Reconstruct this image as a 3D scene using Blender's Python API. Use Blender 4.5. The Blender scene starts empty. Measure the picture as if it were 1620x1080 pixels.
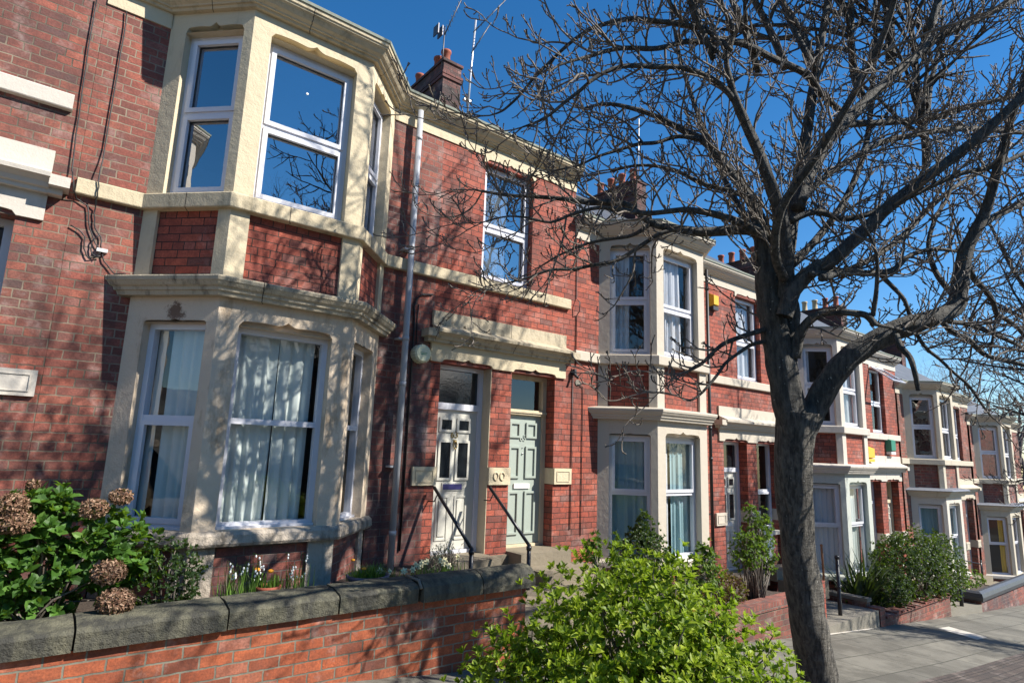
import bpy, math, random
from mathutils import Vector, Matrix
R = math.radians
scene = bpy.context.scene
col = scene.collection

# ------------------------------------------------------------------ camera
F = 952.7
CAM = Vector((-0.0376, -6.1898, 2.2278))
YAW, PITCH, ROLL = 0.6669, 0.1789, 0.0351
fw = Vector((math.sin(YAW)*math.cos(PITCH), math.cos(YAW)*math.cos(PITCH), math.sin(PITCH)))
rt0 = Vector((math.cos(YAW), -math.sin(YAW), 0)); up0 = rt0.cross(fw)
rt = rt0*math.cos(ROLL) + up0*math.sin(ROLL); up = -rt0*math.sin(ROLL) + up0*math.cos(ROLL)
cam = bpy.data.cameras.new('camera'); cam.sensor_width = 36; cam.lens = 36*F/1620
cam.clip_start = 0.05; cam.clip_end = 2000
camo = bpy.data.objects.new('camera', cam); col.objects.link(camo)
camo.matrix_world = Matrix(((rt.x, up.x, -fw.x, CAM.x), (rt.y, up.y, -fw.y, CAM.y), (rt.z, up.z, -fw.z, CAM.z), (0, 0, 0, 1)))
scene.camera = camo

# ------------------------------------------------------------------ light
SUN = Vector((0.84, -1.0, 1.15)).normalized()          # towards the sun
w = bpy.data.worlds.new('World'); scene.world = w; w.use_nodes = True
nt = w.node_tree; bg = nt.nodes['Background']
sky = nt.nodes.new('ShaderNodeTexSky'); sky.sky_type = 'NISHITA'; sky.sun_disc = False
sky.sun_elevation = math.asin(SUN.z); sky.sun_rotation = math.atan2(SUN.x, SUN.y)
sky.altitude = 0; sky.air_density = 1.0; sky.dust_density = 0.0; sky.ozone_density = 3.5
hs = nt.nodes.new('ShaderNodeHueSaturation'); hs.inputs['Saturation'].default_value = 1.3; hs.inputs['Value'].default_value = 1.0
nt.links.new(sky.outputs[0], hs.inputs['Color']); nt.links.new(hs.outputs[0], bg.inputs[0]); bg.inputs[1].default_value = 0.088
sl = bpy.data.lights.new('sun', 'SUN'); sl.energy = 5.0; sl.angle = R(0.53); sl.color = (1, .95, .87)
so = bpy.data.objects.new('sun', sl); col.objects.link(so)
so.rotation_euler = SUN.to_track_quat('Z', 'Y').to_euler()
scene.view_settings.view_transform = 'Standard'; scene.view_settings.look = 'None'
scene.view_settings.exposure = 0.92; scene.view_settings.gamma = 1.0
scene.cycles.max_bounces = 6; scene.cycles.transparent_max_bounces = 12

# ------------------------------------------------------------------ materials
MATS = {}
def newmat(name):
    m = bpy.data.materials.new(name); m.use_nodes = True
    MATS[name] = m; n = m.node_tree
    return m, n, n.nodes['Principled BSDF']
def node(n, t, **kw):
    x = n.nodes.new(t)
    for k, v in kw.items():
        if k.startswith('i_'): x.inputs[k[2:].replace('_', ' ')].default_value = v
        else: setattr(x, k, v)
    return x
def ramp(n, src, stops):
    r = n.nodes.new('ShaderNodeValToRGB'); e = r.color_ramp.elements
    while len(e) < len(stops): e.new(0.5)
    for i, (p, c) in enumerate(stops):
        e[i].position = p; e[i].color = (c[0], c[1], c[2], 1)
    n.links.new(src, r.inputs[0]); return r.outputs[0]
def mix(n, fac, a, b, mode='MIX'):
    m = n.nodes.new('ShaderNodeMix'); m.data_type = 'RGBA'; m.blend_type = mode
    for sock, v in ((m.inputs[0], fac), (m.inputs[6], a), (m.inputs[7], b)):
        if hasattr(v, 'is_linked') or hasattr(v, 'links'): n.links.new(v, sock)
        elif isinstance(v, (int, float)): sock.default_value = v
        else: sock.default_value = (v[0], v[1], v[2], 1)
    return m.outputs[2]
def noise(n, vec, scale, detail=4, rough=.6):
    x = n.nodes.new('ShaderNodeTexNoise'); x.inputs['Scale'].default_value = scale
    x.inputs['Detail'].default_value = detail; x.inputs['Roughness'].default_value = rough
    if vec is not None: n.links.new(vec, x.inputs['Vector'])
    return x.outputs['Fac']
def bump(n, h, strength, dist, b):
    x = n.nodes.new('ShaderNodeBump'); x.inputs['Strength'].default_value = strength; x.inputs['Distance'].default_value = dist
    n.links.new(h, x.inputs['Height']); n.links.new(x.outputs[0], b.inputs['Normal']); return x
def objco(n):
    g = n.nodes.new('ShaderNodeNewGeometry'); return g.outputs['Position']
def uvco(n):
    t = n.nodes.new('ShaderNodeUVMap'); t.uv_map = 'uv'; return t.outputs[0]

def brick(name, stops, mortar, soot=(.05, .035, .03), soot_lo=.52, soot_hi=.75, soot_amt=.8, msize=.006, bump_s=.6, eff=0.25, bw=.222, rh=.075, header=4):
    m, n, b = newmat(name)
    uv = uvco(n)
    nz = n.nodes.new('ShaderNodeTexNoise'); nz.inputs['Scale'].default_value = 16; nz.inputs['Detail'].default_value = 4; n.links.new(uv, nz.inputs['Vector'])
    sub = node(n, 'ShaderNodeVectorMath', operation='MULTIPLY_ADD'); n.links.new(nz.outputs['Color'], sub.inputs[0])
    sub.inputs[1].default_value = (.012, .012, 0); n.links.new(uv, sub.inputs[2])
    t = n.nodes.new('ShaderNodeTexBrick'); n.links.new(sub.outputs[0], t.inputs['Vector'])
    t.inputs['Color1'].default_value = (0, 0, 0, 1); t.inputs['Color2'].default_value = (1, 1, 1, 1); t.inputs['Mortar'].default_value = (.5, .5, .5, 1)
    t.inputs['Scale'].default_value = 1; t.inputs['Brick Width'].default_value = bw; t.inputs['Row Height'].default_value = rh
    t.inputs['Mortar Size'].default_value = msize; t.inputs['Mortar Smooth'].default_value = .25; t.offset = .5; t.squash = .5 if header else 1; t.squash_frequency = header or 2
    c = ramp(n, t.outputs['Color'], stops)
    fine = noise(n, uv, 60, 5); pos = objco(n)
    c = mix(n, .8, c, ramp(n, fine, [(.3, (.28, .28, .3)), (.5, (.5, .5, .5)), (.72, (.74, .7, .68))]), 'OVERLAY')
    mid = noise(n, uv, 13, 3, .6); c = mix(n, ramp(n, mid, [(.42, (0, 0, 0)), (.62, (.55, .55, .55))]), c, tuple(x*.55 for x in stops[2][1]))
    patch = noise(n, pos, 1.1, 5, .65)
    c = mix(n, ramp(n, patch, [(soot_lo, (0, 0, 0)), (soot_hi, (soot_amt,)*3)]), c, soot)
    ef = noise(n, pos, 2.3, 6, .7)
    c = mix(n, ramp(n, ef, [(.54, (0, 0, 0)), (.74, (eff,)*3)]), c, (.6, .5, .45))
    mo = mix(n, ramp(n, noise(n, pos, 1.3, 5, .7), [(.38, (0, 0, 0)), (.60, (1, 1, 1))]), mortar, tuple(x*.28 for x in mortar))
    c = mix(n, t.outputs['Fac'], c, mo)
    n.links.new(c, b.inputs['Base Color']); b.inputs['Roughness'].default_value = .85
    inv = node(n, 'ShaderNodeMath', operation='SUBTRACT'); inv.inputs[0].default_value = 1; n.links.new(t.outputs['Fac'], inv.inputs[1])
    ad = node(n, 'ShaderNodeMath', operation='MULTIPLY_ADD'); n.links.new(fine, ad.inputs[0]); ad.inputs[1].default_value = .5; n.links.new(inv.outputs[0], ad.inputs[2])
    bump(n, ad.outputs[0], bump_s, .008, b)
    return m
OLD = [(0, (0.106, 0.056, 0.050)), (.15, (0.175, 0.060, 0.045)), (.5, (0.250, 0.070, 0.048)), (.8, (0.312, 0.094, 0.059)), (1, (0.225, 0.100, 0.081))]
RED = [(0, (0.144, 0.054, 0.042)), (.12, (0.240, 0.060, 0.040)), (.5, (0.324, 0.067, 0.038)), (.8, (0.384, 0.090, 0.050)), (1, (0.276, 0.102, 0.078))]
ORG = [(0, (.13, .045, .03)), (.15, (.24, .06, .025)), (.5, (.33, .078, .028)), (.85, (.39, .105, .04)), (1, (.31, .13, .09))]
brick('brick_old', OLD, (.26, .205, .145), msize=.0058, soot_lo=.45, soot_hi=.66, soot_amt=.75, eff=.45)
brick('brick_red', RED, (.055, .036, .028), msize=.0048, soot_lo=.48, soot_hi=.7, soot_amt=.65, eff=.3)
brick('brick_sooty', OLD, (.22, .175, .145), soot=(.05, .038, .042), msize=.005, soot_lo=.40, soot_hi=.62, soot_amt=.8, eff=.5)
brick('brick_garden', ORG, (.24, .225, .17), msize=.0065, soot_lo=.47, soot_amt=.75, eff=.45, header=0, bw=.215, rh=.080)
brick('brick_chimney', [(0, (.05, .025, .022)), (.5, (.11, .035, .028)), (1, (.17, .055, .042))], (.05, .04, .035), soot=(.02, .017, .017), soot_lo=.42, soot_hi=.6, msize=.006)
brick('brick_edge', OLD, (.2, .18, .15), msize=.006, header=0, bw=.075, rh=.2)
brick('brick_verge', [(0, (.045, .034, .028)), (.5, (.065, .046, .038)), (1, (.085, .065, .052))], (.03, .028, .024), header=0, bw=.21, rh=.105, msize=.006)

def stone(name, c1, c2, rough=.8, joints=0, spot=None, *, stain=(.2, .15, .1), stain_amt=.35, bs=.25, sc=14, lo=.55, hi=.8):
    m, n, b = newmat(name); p = objco(n)
    c = mix(n, noise(n, p, 2.2, 5), c1, c2)
    s = node(n, 'ShaderNodeMapping'); s.inputs['Scale'].default_value = (3.4, 3.4, 1.1); n.links.new(p, s.inputs[0])
    c = mix(n, ramp(n, noise(n, s.outputs[0], 1.6, 7, .72), [(lo, (0, 0, 0)), (hi, (stain_amt,)*3)]), c, stain)
    if spot:
        ds = node(n, 'ShaderNodeVectorMath', operation='DISTANCE'); n.links.new(p, ds.inputs[0]); ds.inputs[1].default_value = spot
        ad = node(n, 'ShaderNodeMath', operation='MULTIPLY_ADD'); n.links.new(noise(n, p, 14, 6, .8), ad.inputs[0]); ad.inputs[1].default_value = .30; n.links.new(ds.outputs['Value'], ad.inputs[2])
        c = mix(n, ramp(n, ad.outputs[0], [(.205, (.85, .85, .85)), (.245, (0, 0, 0))]), c, (.09, .035, .015))
    if joints:
        sx = n.nodes.new('ShaderNodeSeparateXYZ'); n.links.new(uvco(n), sx.inputs[0])
        md = node(n, 'ShaderNodeMath', operation='PINGPONG'); n.links.new(sx.outputs[0], md.inputs[0]); md.inputs[1].default_value = joints
        lt = node(n, 'ShaderNodeMath', operation='LESS_THAN'); n.links.new(md.outputs[0], lt.inputs[0]); lt.inputs[1].default_value = .004
        c = mix(n, lt.outputs[0], c, (.05, .04, .03))
    n.links.new(c, b.inputs['Base Color']); b.inputs['Roughness'].default_value = rough
    x = node(n, 'ShaderNodeMath', operation='MULTIPLY_ADD'); n.links.new(noise(n, p, sc*5, 4), x.inputs[0]); x.inputs[1].default_value = .35; n.links.new(noise(n, p, sc, 5), x.inputs[2])
    bump(n, x.outputs[0], bs, .02, b); return m
stone('cream_paint', (.61, .515, .35), (.52, .435, .29), stain=(.22, .17, .10), stain_amt=.55, bs=.5)
stone('cream_trim', (.58, .49, .33), (.46, .38, .25), joints=.47, stain=(.10, .085, .05), stain_amt=.75, bs=.5, lo=.5, hi=.72)
stone('beige_paint', (.66, .54, .40), (.55, .44, .32), stain=(.24, .145, .065), stain_amt=.85, spot=(.83, -.33, 3.31), bs=.5, lo=.52, hi=.74)
stone('worn_sill', (.56, .48, .39), (.34, .285, .22), stain=(.07, .06, .045), stain_amt=.85, bs=1.0, sc=22, lo=.45, hi=.66)
stone('weathered_stone', (.52, .44, .31), (.38, .32, .22), joints=.6, stain=(.05, .045, .035), stain_amt=.9, bs=.7, lo=.50, hi=.66)
stone('pale_paint', (.53, .47, .38), (.47, .415, .335), stain=(.3, .25, .19), stain_amt=.4)
stone('white_stone', (.56, .51, .44), (.50, .455, .39), joints=.7, stain=(.25, .21, .16), stain_amt=.45)
stone('greenish_paint', (.47, .49, .44), (.42, .44, .39), stain=(.28, .27, .21), stain_amt=.35)
stone('ivory_paint', (.52, .46, .355), (.44, .39, .30), stain=(.2, .16, .11), stain_amt=.5)
stone('dark_coping', (.055, .053, .040), (.024, .023, .019), stain=(.15, .14, .09), stain_amt=.85, bs=1.0, sc=24, lo=.42, hi=.64)
stone('blue_coping', (.06, .065, .075), (.035, .038, .045), stain=(.15, .15, .14), stain_amt=.3, rough=.45)
stone('step_stone', (.24, .2, .14), (.16, .135, .095), stain=(.1, .08, .06), stain_amt=.6, bs=.5)
stone('concrete', (.22, .20, .16), (.16, .145, .115), stain=(.15, .13, .1), stain_amt=.5, bs=.5)
stone('lead', (.17, .18, .21), (.12, .13, .155), stain=(.3, .3, .3), stain_amt=.4, rough=.45)
stone('gutter_edge', (.33, .36, .30), (.22, .24, .19), stain=(.08, .08, .05), stain_amt=.7)
stone('terracotta', (.34, .085, .04), (.24, .06, .03), stain=(.05, .025, .02), stain_amt=.8)
stone('buff_clay', (.52, .42, .25), (.4, .3, .18), stain=(.1, .07, .04), stain_amt=.6)
stone('soil', (.07, .05, .035), (.035, .026, .02), bs=1, sc=25)
stone('pipe_paint', (.42, .43, .45), (.33, .34, .36), stain=(.25, .24, .22), stain_amt=.5, rough=.45, bs=.08)
stone('purple_glaze', (.10, .10, .16), (.07, .07, .11), rough=.35, bs=.05)
stone('asphalt', (.055, .055, .055), (.04, .04, .04), bs=.5, sc=60)

def plain(name, c, rough=.5, metal=0, spec=.5):
    m, n, b = newmat(name); b.inputs['Base Color'].default_value = (c[0], c[1], c[2], 1)
    b.inputs['Roughness'].default_value = rough; b.inputs['Metallic'].default_value = metal
    b.inputs['Specular IOR Level'].default_value = spec
    p = objco(n); bump(n, noise(n, p, 40, 3), .06, .01, b); return m
plain('upvc', (.64, .64, .68), .25); plain('white_door', (.55, .53, .46), .4); plain('sage_door', (.34, .385, .335), .4)
plain('white_paint', (.64, .63, .62), .45)
plain('black_paint', (.012, .012, .016), .35); plain('cable', (.014, .013, .014), .5)
plain('brass', (.35, .25, .11), .35, .9); plain('chrome', (.6, .6, .6), .2, 1)
plain('dark_plastic', (.035, .035, .04), .5); plain('yellow_plastic', (.75, .42, .03), .4); plain('green_plastic', (.02, .20, .13), .4)
plain('ivory_plastic', (.62, .62, .42), .45); plain('galvanised', (.55, .55, .56), .4, .6); plain('aerial_metal', (.10, .10, .11), .5, .5)
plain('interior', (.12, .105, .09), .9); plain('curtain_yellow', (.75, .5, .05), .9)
plain('petal_white', (.80, .82, .78), .6); plain('petal_yellow', (.85, .60, .02), .5); plain('petal_orange', (.85, .33, .01), .5); plain('petal_cream', (.80, .72, .42), .5)
plain('purple_letterbox', (.05, .045, .16), .35)
plain('dark_stick', (.28, .12, .05), .8)

def cloth(name, c, tr):
    m, n, b = newmat(name); b.inputs['Base Color'].default_value = (*c, 1); b.inputs['Roughness'].default_value = .9
    t = n.nodes.new('ShaderNodeBsdfTranslucent'); t.inputs[0].default_value = (*c, 1)
    x = n.nodes.new('ShaderNodeMixShader'); x.inputs[0].default_value = tr
    o = n.nodes['Material Output']; n.links.new(b.outputs[0], x.inputs[1]); n.links.new(t.outputs[0], x.inputs[2]); n.links.new(x.outputs[0], o.inputs[0])
cloth('net_curtain', (.66, .72, .68), .15); cloth('blue_curtain', (.30, .46, .50), .2); cloth('white_curtain', (.62, .63, .66), .2)

def glassm(name, lo, tint=(.9, .95, .95)):
    m, n, b = newmat(name); n.nodes.remove(b); o = n.nodes['Material Output']
    g = n.nodes.new('ShaderNodeBsdfGlossy'); g.inputs['Roughness'].default_value = .0; g.inputs[0].default_value = (1, 1, 1, 1)
    t = n.nodes.new('ShaderNodeBsdfTransparent'); t.inputs[0].default_value = (*tint, 1)
    lw = n.nodes.new('ShaderNodeLayerWeight'); lw.inputs[0].default_value = .5
    pw = node(n, 'ShaderNodeMath', operation='POWER'); n.links.new(lw.outputs['Facing'], pw.inputs[0]); pw.inputs[1].default_value = 5
    a = node(n, 'ShaderNodeMath', operation='MULTIPLY_ADD', use_clamp=True); n.links.new(pw.outputs[0], a.inputs[0]); a.inputs[1].default_value = .9-lo; a.inputs[2].default_value = lo
    bp = n.nodes.new('ShaderNodeBump'); bp.inputs['Strength'].default_value = .05; bp.inputs['Distance'].default_value = .02
    n.links.new(noise(n, objco(n), 2.5, 2), bp.inputs['Height']); n.links.new(bp.outputs[0], g.inputs['Normal'])
    x = n.nodes.new('ShaderNodeMixShader'); n.links.new(a.outputs[0], x.inputs[0]); n.links.new(t.outputs[0], x.inputs[1]); n.links.new(g.outputs[0], x.inputs[2]); n.links.new(x.outputs[0], o.inputs[0])
glassm('glass', .08, (.97, .98, .98)); glassm('glass_upper', .42, (.6, .66, .7))
plain('dark_glass', (.012, .015, .018), .06, 0, .8)

def slate():
    m, n, b = newmat('slate'); uv = uvco(n)
    t = n.nodes.new('ShaderNodeTexBrick'); n.links.new(uv, t.inputs['Vector']); t.inputs['Scale'].default_value = 1
    t.inputs['Brick Width'].default_value = .25; t.inputs['Row Height'].default_value = .2; t.inputs['Mortar Size'].default_value = .004
    t.inputs['Color1'].default_value = (.045, .05, .06, 1); t.inputs['Color2'].default_value = (.08, .085, .095, 1); t.inputs['Mortar'].default_value = (.03, .03, .03, 1)
    n.links.new(t.outputs[0], b.inputs[0]); b.inputs['Roughness'].default_value = .55; bump(n, t.outputs['Fac'], -.5, .01, b)
slate()
def slabs():
    m, n, b = newmat('paving'); p = objco(n)
    mp = node(n, 'ShaderNodeMapping'); mp.inputs['Rotation'].default_value = (0, 0, 0); n.links.new(p, mp.inputs[0])
    t = n.nodes.new('ShaderNodeTexBrick'); n.links.new(mp.outputs[0], t.inputs['Vector']); t.inputs['Scale'].default_value = 1
    t.inputs['Brick Width'].default_value = .92; t.inputs['Row Height'].default_value = .60; t.inputs['Mortar Size'].default_value = .008; t.inputs['Mortar Smooth'].default_value = .3
    t.inputs['Color1'].default_value = (.125, .117, .096, 1); t.inputs['Color2'].default_value = (.185, .173, .14, 1); t.inputs['Mortar'].default_value = (.02, .022, .014, 1)
    c = mix(n, noise(n, p, 45, 5), t.outputs[0], (.5, .5, .5), 'OVERLAY')
    c = mix(n, ramp(n, noise(n, p, 1.2, 6, .7), [(.42, (0, 0, 0)), (.62, (.8,)*3)]), c, (.07, .064, .05))
    c = mix(n, ramp(n, noise(n, p, 9, 3), [(.66, (0, 0, 0)), (.70, (.7,)*3)]), c, (.045, .042, .034))
    n.links.new(c, b.inputs[0]); b.inputs['Roughness'].default_value = .85
    inv = node(n, 'ShaderNodeMath', operation='MULTIPLY_ADD'); n.links.new(t.outputs['Fac'], inv.inputs[0]); inv.inputs[1].default_value = -1.5; n.links.new(noise(n, p, 50, 5), inv.inputs[2])
    bump(n, inv.outputs[0], .5, .008, b)
slabs()
def bark(name, c1, c2, sc, bs):
    m, n, b = newmat(name); p = objco(n)
    mp = node(n, 'ShaderNodeMapping'); mp.inputs['Scale'].default_value = (1, 1, .22); n.links.new(p, mp.inputs[0])
    h = noise(n, mp.outputs[0], sc, 7, .7)
    c = mix(n, ramp(n, h, [(.40, (0, 0, 0)), (.60, (1, 1, 1))]), c2, c1)
    sp = noise(n, p, 38, 2); c = mix(n, ramp(n, sp, [(.70, (0, 0, 0)), (.74, (.8, .8, .8))]), c, (.5, .5, .45))
    n.links.new(c, b.inputs[0]); b.inputs['Roughness'].default_value = .85
    mp2 = node(n, 'ShaderNodeMapping'); mp2.inputs['Scale'].default_value = (.5, .5, 3); n.links.new(p, mp2.inputs[0])
    a = node(n, 'ShaderNodeMath', operation='MULTIPLY_ADD'); n.links.new(noise(n, mp2.outputs[0], 9, 4), a.inputs[0]); a.inputs[1].default_value = .5; n.links.new(h, a.inputs[2])
    bump(n, a.outputs[0], bs, .03, b)
bark('bark', (.125, .115, .095), (.04, .037, .032), 30, 1.6)
bark('bark_trunk', (.21, .19, .155), (.055, .05, .042), 34, 2.2)
bark('twig_bark', (.19, .16, .13), (.09, .075, .06), 20, .3)
bark('far_bark', (.16, .13, .12), (.10, .08, .08), 10, .2)
def leaf(name, stops, tr=.35, rough=.5, spec=.3):
    m, n, b = newmat(name); uv = uvco(n); sp = n.nodes.new('ShaderNodeSeparateXYZ'); n.links.new(uv, sp.inputs[0])
    c = ramp(n, sp.outputs[0], stops)
    n.links.new(c, b.inputs[0]); b.inputs['Roughness'].default_value = rough; b.inputs['Specular IOR Level'].default_value = spec
    t = n.nodes.new('ShaderNodeBsdfTranslucent'); n.links.new(mix(n, .35, c, (.5, .8, .03), 'MIX'), t.inputs[0])
    x = n.nodes.new('ShaderNodeMixShader'); x.inputs[0].default_value = tr
    o = n.nodes['Material Output']; n.links.new(b.outputs[0], x.inputs[1]); n.links.new(t.outputs[0], x.inputs[2]); n.links.new(x.outputs[0], o.inputs[0])
leaf('leaf_bright', [(0, (.035, .06, .006)), (.3, (.11, .17, .010)), (.65, (.22, .29, .018)), (.9, (.33, .39, .035)), (.97, (.40, .38, .08)), (.992, (.25, .09, .02))], .35)
leaf('leaf_hydrangea', [(0, (.02, .045, .010)), (.5, (.045, .11, .016)), (.85, (.09, .19, .03)), (1, (.14, .24, .05))], .3)
leaf('leaf_dark', [(0, (.012, .024, .008)), (.7, (.03, .058, .016)), (1, (.07, .11, .035))], .2, .42)
leaf('leaf_mid', [(0, (.035, .07, .015)), (.7, (.08, .14, .025)), (1, (.16, .22, .05))], .3)
leaf('leaf_red', [(0, (.05, .02, .015)), (.7, (.10, .03, .02)), (1, (.14, .09, .03))], .25)
leaf('leaf_grey', [(0, (.07, .09, .07)), (1, (.14, .16, .11))], .2)
leaf('leaf_blade', [(0, (.05, .11, .02)), (1, (.16, .28, .05))], .3)
leaf('leaf_phormium', [(0, (.015, .022, .015)), (1, (.045, .06, .042))], .15, .25)
leaf('dried_petal', [(0, (.07, .03, .02)), (.5, (.19, .10, .06)), (1, (.42, .28, .19))], .15, .8)
# ------------------------------------------------------------------ mesh helpers
class MB:
    def __init__(s): s.v = []; s.f = []; s.uv = []; s.sm = []; s.mi = []; s.cur = 0
    def face(s, pts, uvs=None, smooth=False):
        i = len(s.v); s.v += [tuple(p) for p in pts]; s.f.append(tuple(range(i, i+len(pts))))
        if uvs is None:
            a, b_, c = Vector(pts[0]), Vector(pts[1]), Vector(pts[2]); n = (b_-a).cross(c-a)
            if abs(n.z) > .7*n.length: uvs = [(p[0], p[1]) for p in pts]
            elif abs(n.x) > abs(n.y): uvs = [(p[1], p[2]) for p in pts]
            else: uvs = [(p[0], p[2]) for p in pts]
        s.uv += list(uvs); s.sm.append(smooth); s.mi.append(s.cur)
    def mesh(s, vs, fs, uvs=None, smooth=True):
        i = len(s.v); s.v += [tuple(p) for p in vs]
        for k, f in enumerate(fs):
            s.f.append(tuple(i+j for j in f)); s.sm.append(smooth); s.mi.append(s.cur)
            s.uv += uvs[k] if uvs else [(0, 0)]*len(f)
    def box(s, x0, x1, y0, y1, z0, z1):
        P = lambda x, y, z: (x, y, z)
        s.face([P(x0, y0, z0), P(x1, y0, z0), P(x1, y0, z1), P(x0, y0, z1)]); s.face([P(x1, y1, z0), P(x0, y1, z0), P(x0, y1, z1), P(x1, y1, z1)])
        s.face([P(x0, y1, z0), P(x0, y0, z0), P(x0, y0, z1), P(x0, y1, z1)]); s.face([P(x1, y0, z0), P(x1, y1, z0), P(x1, y1, z1), P(x1, y0, z1)])
        s.face([P(x0, y0, z1), P(x1, y0, z1), P(x1, y1, z1), P(x0, y1, z1)]); s.face([P(x0, y1, z0), P(x1, y1, z0), P(x1, y0, z0), P(x0, y0, z0)])
    def tube(s, pts, rad, n=8, cap=True, smooth=True):
        pts = [Vector(p) for p in pts]; m = len(pts)
        if isinstance(rad, (int, float)): rad = [rad]*m
        d0 = (pts[1]-pts[0]).normalized(); u = d0.orthogonal().normalized()
        vs = []; L = 0
        for i, p in enumerate(pts):
            t = (pts[min(i+1, m-1)]-pts[max(i-1, 0)])
            t = t.normalized() if t.length > 1e-9 else d0
            u = (u - t*u.dot(t)); u = u.normalized() if u.length > 1e-6 else t.orthogonal().normalized(); v = t.cross(u)
            for k in range(n):
                a = 2*math.pi*k/n; vs.append(p + (u*math.cos(a)+v*math.sin(a))*rad[i])
        fs = [(i*n+k, i*n+(k+1) % n, (i+1)*n+(k+1) % n, (i+1)*n+k) for i in range(m-1) for k in range(n)]
        if cap: fs += [tuple(range(n))[::-1], tuple(range((m-1)*n, m*n))]
        s.mesh(vs, fs, None, smooth)
    def sphere(s, c, r, nu=10, nv=6, sc=(1, 1, 1)):
        vs = []; fs = []
        for j in range(nv+1):
            t = math.pi*j/nv
            for i in range(nu):
                a = 2*math.pi*i/nu; vs.append((c[0]+r*sc[0]*math.sin(t)*math.cos(a), c[1]+r*sc[1]*math.sin(t)*math.sin(a), c[2]+r*sc[2]*math.cos(t)))
        for j in range(nv):
            for i in range(nu): fs.append((j*nu+i, (j+1)*nu+i, (j+1)*nu+(i+1) % nu, j*nu+(i+1) % nu))
        s.mesh(vs, fs)
    def lathe(s, c, prof, n=16):
        vs = [(c[0]+r*math.cos(2*math.pi*k/n), c[1]+r*math.sin(2*math.pi*k/n), c[2]+z) for r, z in prof for k in range(n)]
        fs = [(i*n+k, i*n+(k+1) % n, (i+1)*n+(k+1) % n, (i+1)*n+k) for i in range(len(prof)-1) for k in range(n)]
        s.mesh(vs, fs)
    # profile [(out, z)] swept along a plan path, outward = right of travel; mitred
    def sweep(s, path, prof, caps=True, closed=True):
        P = [Vector((p[0], p[1])) for p in path]; m = len(P); offs = []
        for i in range(m):
            ns = []
            if i > 0: d = (P[i]-P[i-1]).normalized(); ns.append(Vector((d.y, -d.x)))
            if i < m-1: d = (P[i+1]-P[i]).normalized(); ns.append(Vector((d.y, -d.x)))
            if len(ns) == 2:
                b_ = (ns[0]+ns[1]).normalized(); b_ = b_/max(.3, b_.dot(ns[0]))
            else: b_ = ns[0]
            offs.append(b_)
        # wall ends: an end lying on y=0 slides along the wall
        for i in (0, m-1):
            o = offs[i]
            if abs(o.x) > .2 and abs(P[i].y) < 1e-6:
                d = (P[1]-P[0]) if i == 0 else (P[-1]-P[-2]); d = d.normalized(); k = -o.y/d.y
                offs[i] = o + d*k
        pr = list(prof); k = len(pr); dist = 0
        rings = [[(P[i].x+offs[i].x*o, P[i].y+offs[i].y*o, z) for o, z in pr] for i in range(m)]
        for i in range(m-1):
            L = (P[i+1]-P[i]).length; vv = 0
            for j in range(k if closed else k-1):
                a, b2 = j, (j+1) % k; h = math.hypot(pr[b2][0]-pr[a][0], pr[b2][1]-pr[a][1])
                s.face([rings[i][a], rings[i+1][a], rings[i+1][b2], rings[i][b2]], [(dist, vv), (dist+L, vv), (dist+L, vv+h), (dist, vv+h)]); vv += h
            dist += L
        if caps: s.face(rings[0][::-1]); s.face(rings[-1])
    # flat panel from P0 to P1 (plan) with openings (s0,s1,z0,z1) and reveals of depth t
    def panel(s, P0, P1, z0, z1, ops=(), t=.1, u0=0.0, dz=0.0):
        P0 = Vector(P0[:2]); P1 = Vector(P1[:2]); L = (P1-P0).length; d = (P1-P0)/L; nn = Vector((-d.y, d.x))
        X = lambda a, z, dep=0.0: (P0.x+d.x*a+nn.x*dep, P0.y+d.y*a+nn.y*dep, z)
        xs = sorted({0, L, *[o[0] for o in ops], *[o[1] for o in ops]}); zs = sorted({z0, z1, *[o[2] for o in ops], *[o[3] for o in ops]})
        for i in range(len(xs)-1):
            for j in range(len(zs)-1):
                cx, cz = (xs[i]+xs[i+1])/2, (zs[j]+zs[j+1])/2
                if any(o[0] < cx < o[1] and o[2] < cz < o[3] for o in ops): continue
                a, b2, c, e = xs[i], xs[i+1], zs[j], zs[j+1]
                s.face([X(a, c), X(b2, c), X(b2, e), X(a, e)], [(u0+a, c-dz), (u0+b2, c-dz), (u0+b2, e-dz), (u0+a, e-dz)])
        for a, b2, c, e in ops:
            s.face([X(a, c), X(a, e), X(a, e, t), X(a, c, t)], [(0, c-dz), (0, e-dz), (t, e-dz), (t, c-dz)][::1])
            s.face([X(b2, c, t), X(b2, e, t), X(b2, e), X(b2, c)], [(t, c-dz), (t, e-dz), (0, e-dz), (0, c-dz)])
            s.face([X(a, e), X(b2, e), X(b2, e, t), X(a, e, t)]); s.face([X(a, c, t), X(b2, c, t), X(b2, c), X(a, c)])
    def build(s, name, mat, parent=None, smooth_ang=None):
        me = bpy.data.meshes.new(name); me.from_pydata(s.v, [], s.f); me.update()
        ms = mat if isinstance(mat, (list, tuple)) else [mat]
        for x in ms: me.materials.append(MATS[x])
        uvl = me.uv_layers.new(name='uv'); uvl.data.foreach_set('uv', [c for p in s.uv for c in (p[0], p[1])])
        me.polygons.foreach_set('use_smooth', s.sm)
        if len(ms) > 1: me.polygons.foreach_set('material_index', s.mi)
        o = bpy.data.objects.new(name, me); col.objects.link(o)
        if parent:
            o.parent = parent
            off = ORG_OF[parent.name]; me.transform(Matrix.Translation(-off)); ORG_OF[o.name] = off
        else: ORG_OF[o.name] = Vector((0, 0, 0))
        return o
ORG_OF = {}
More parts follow.
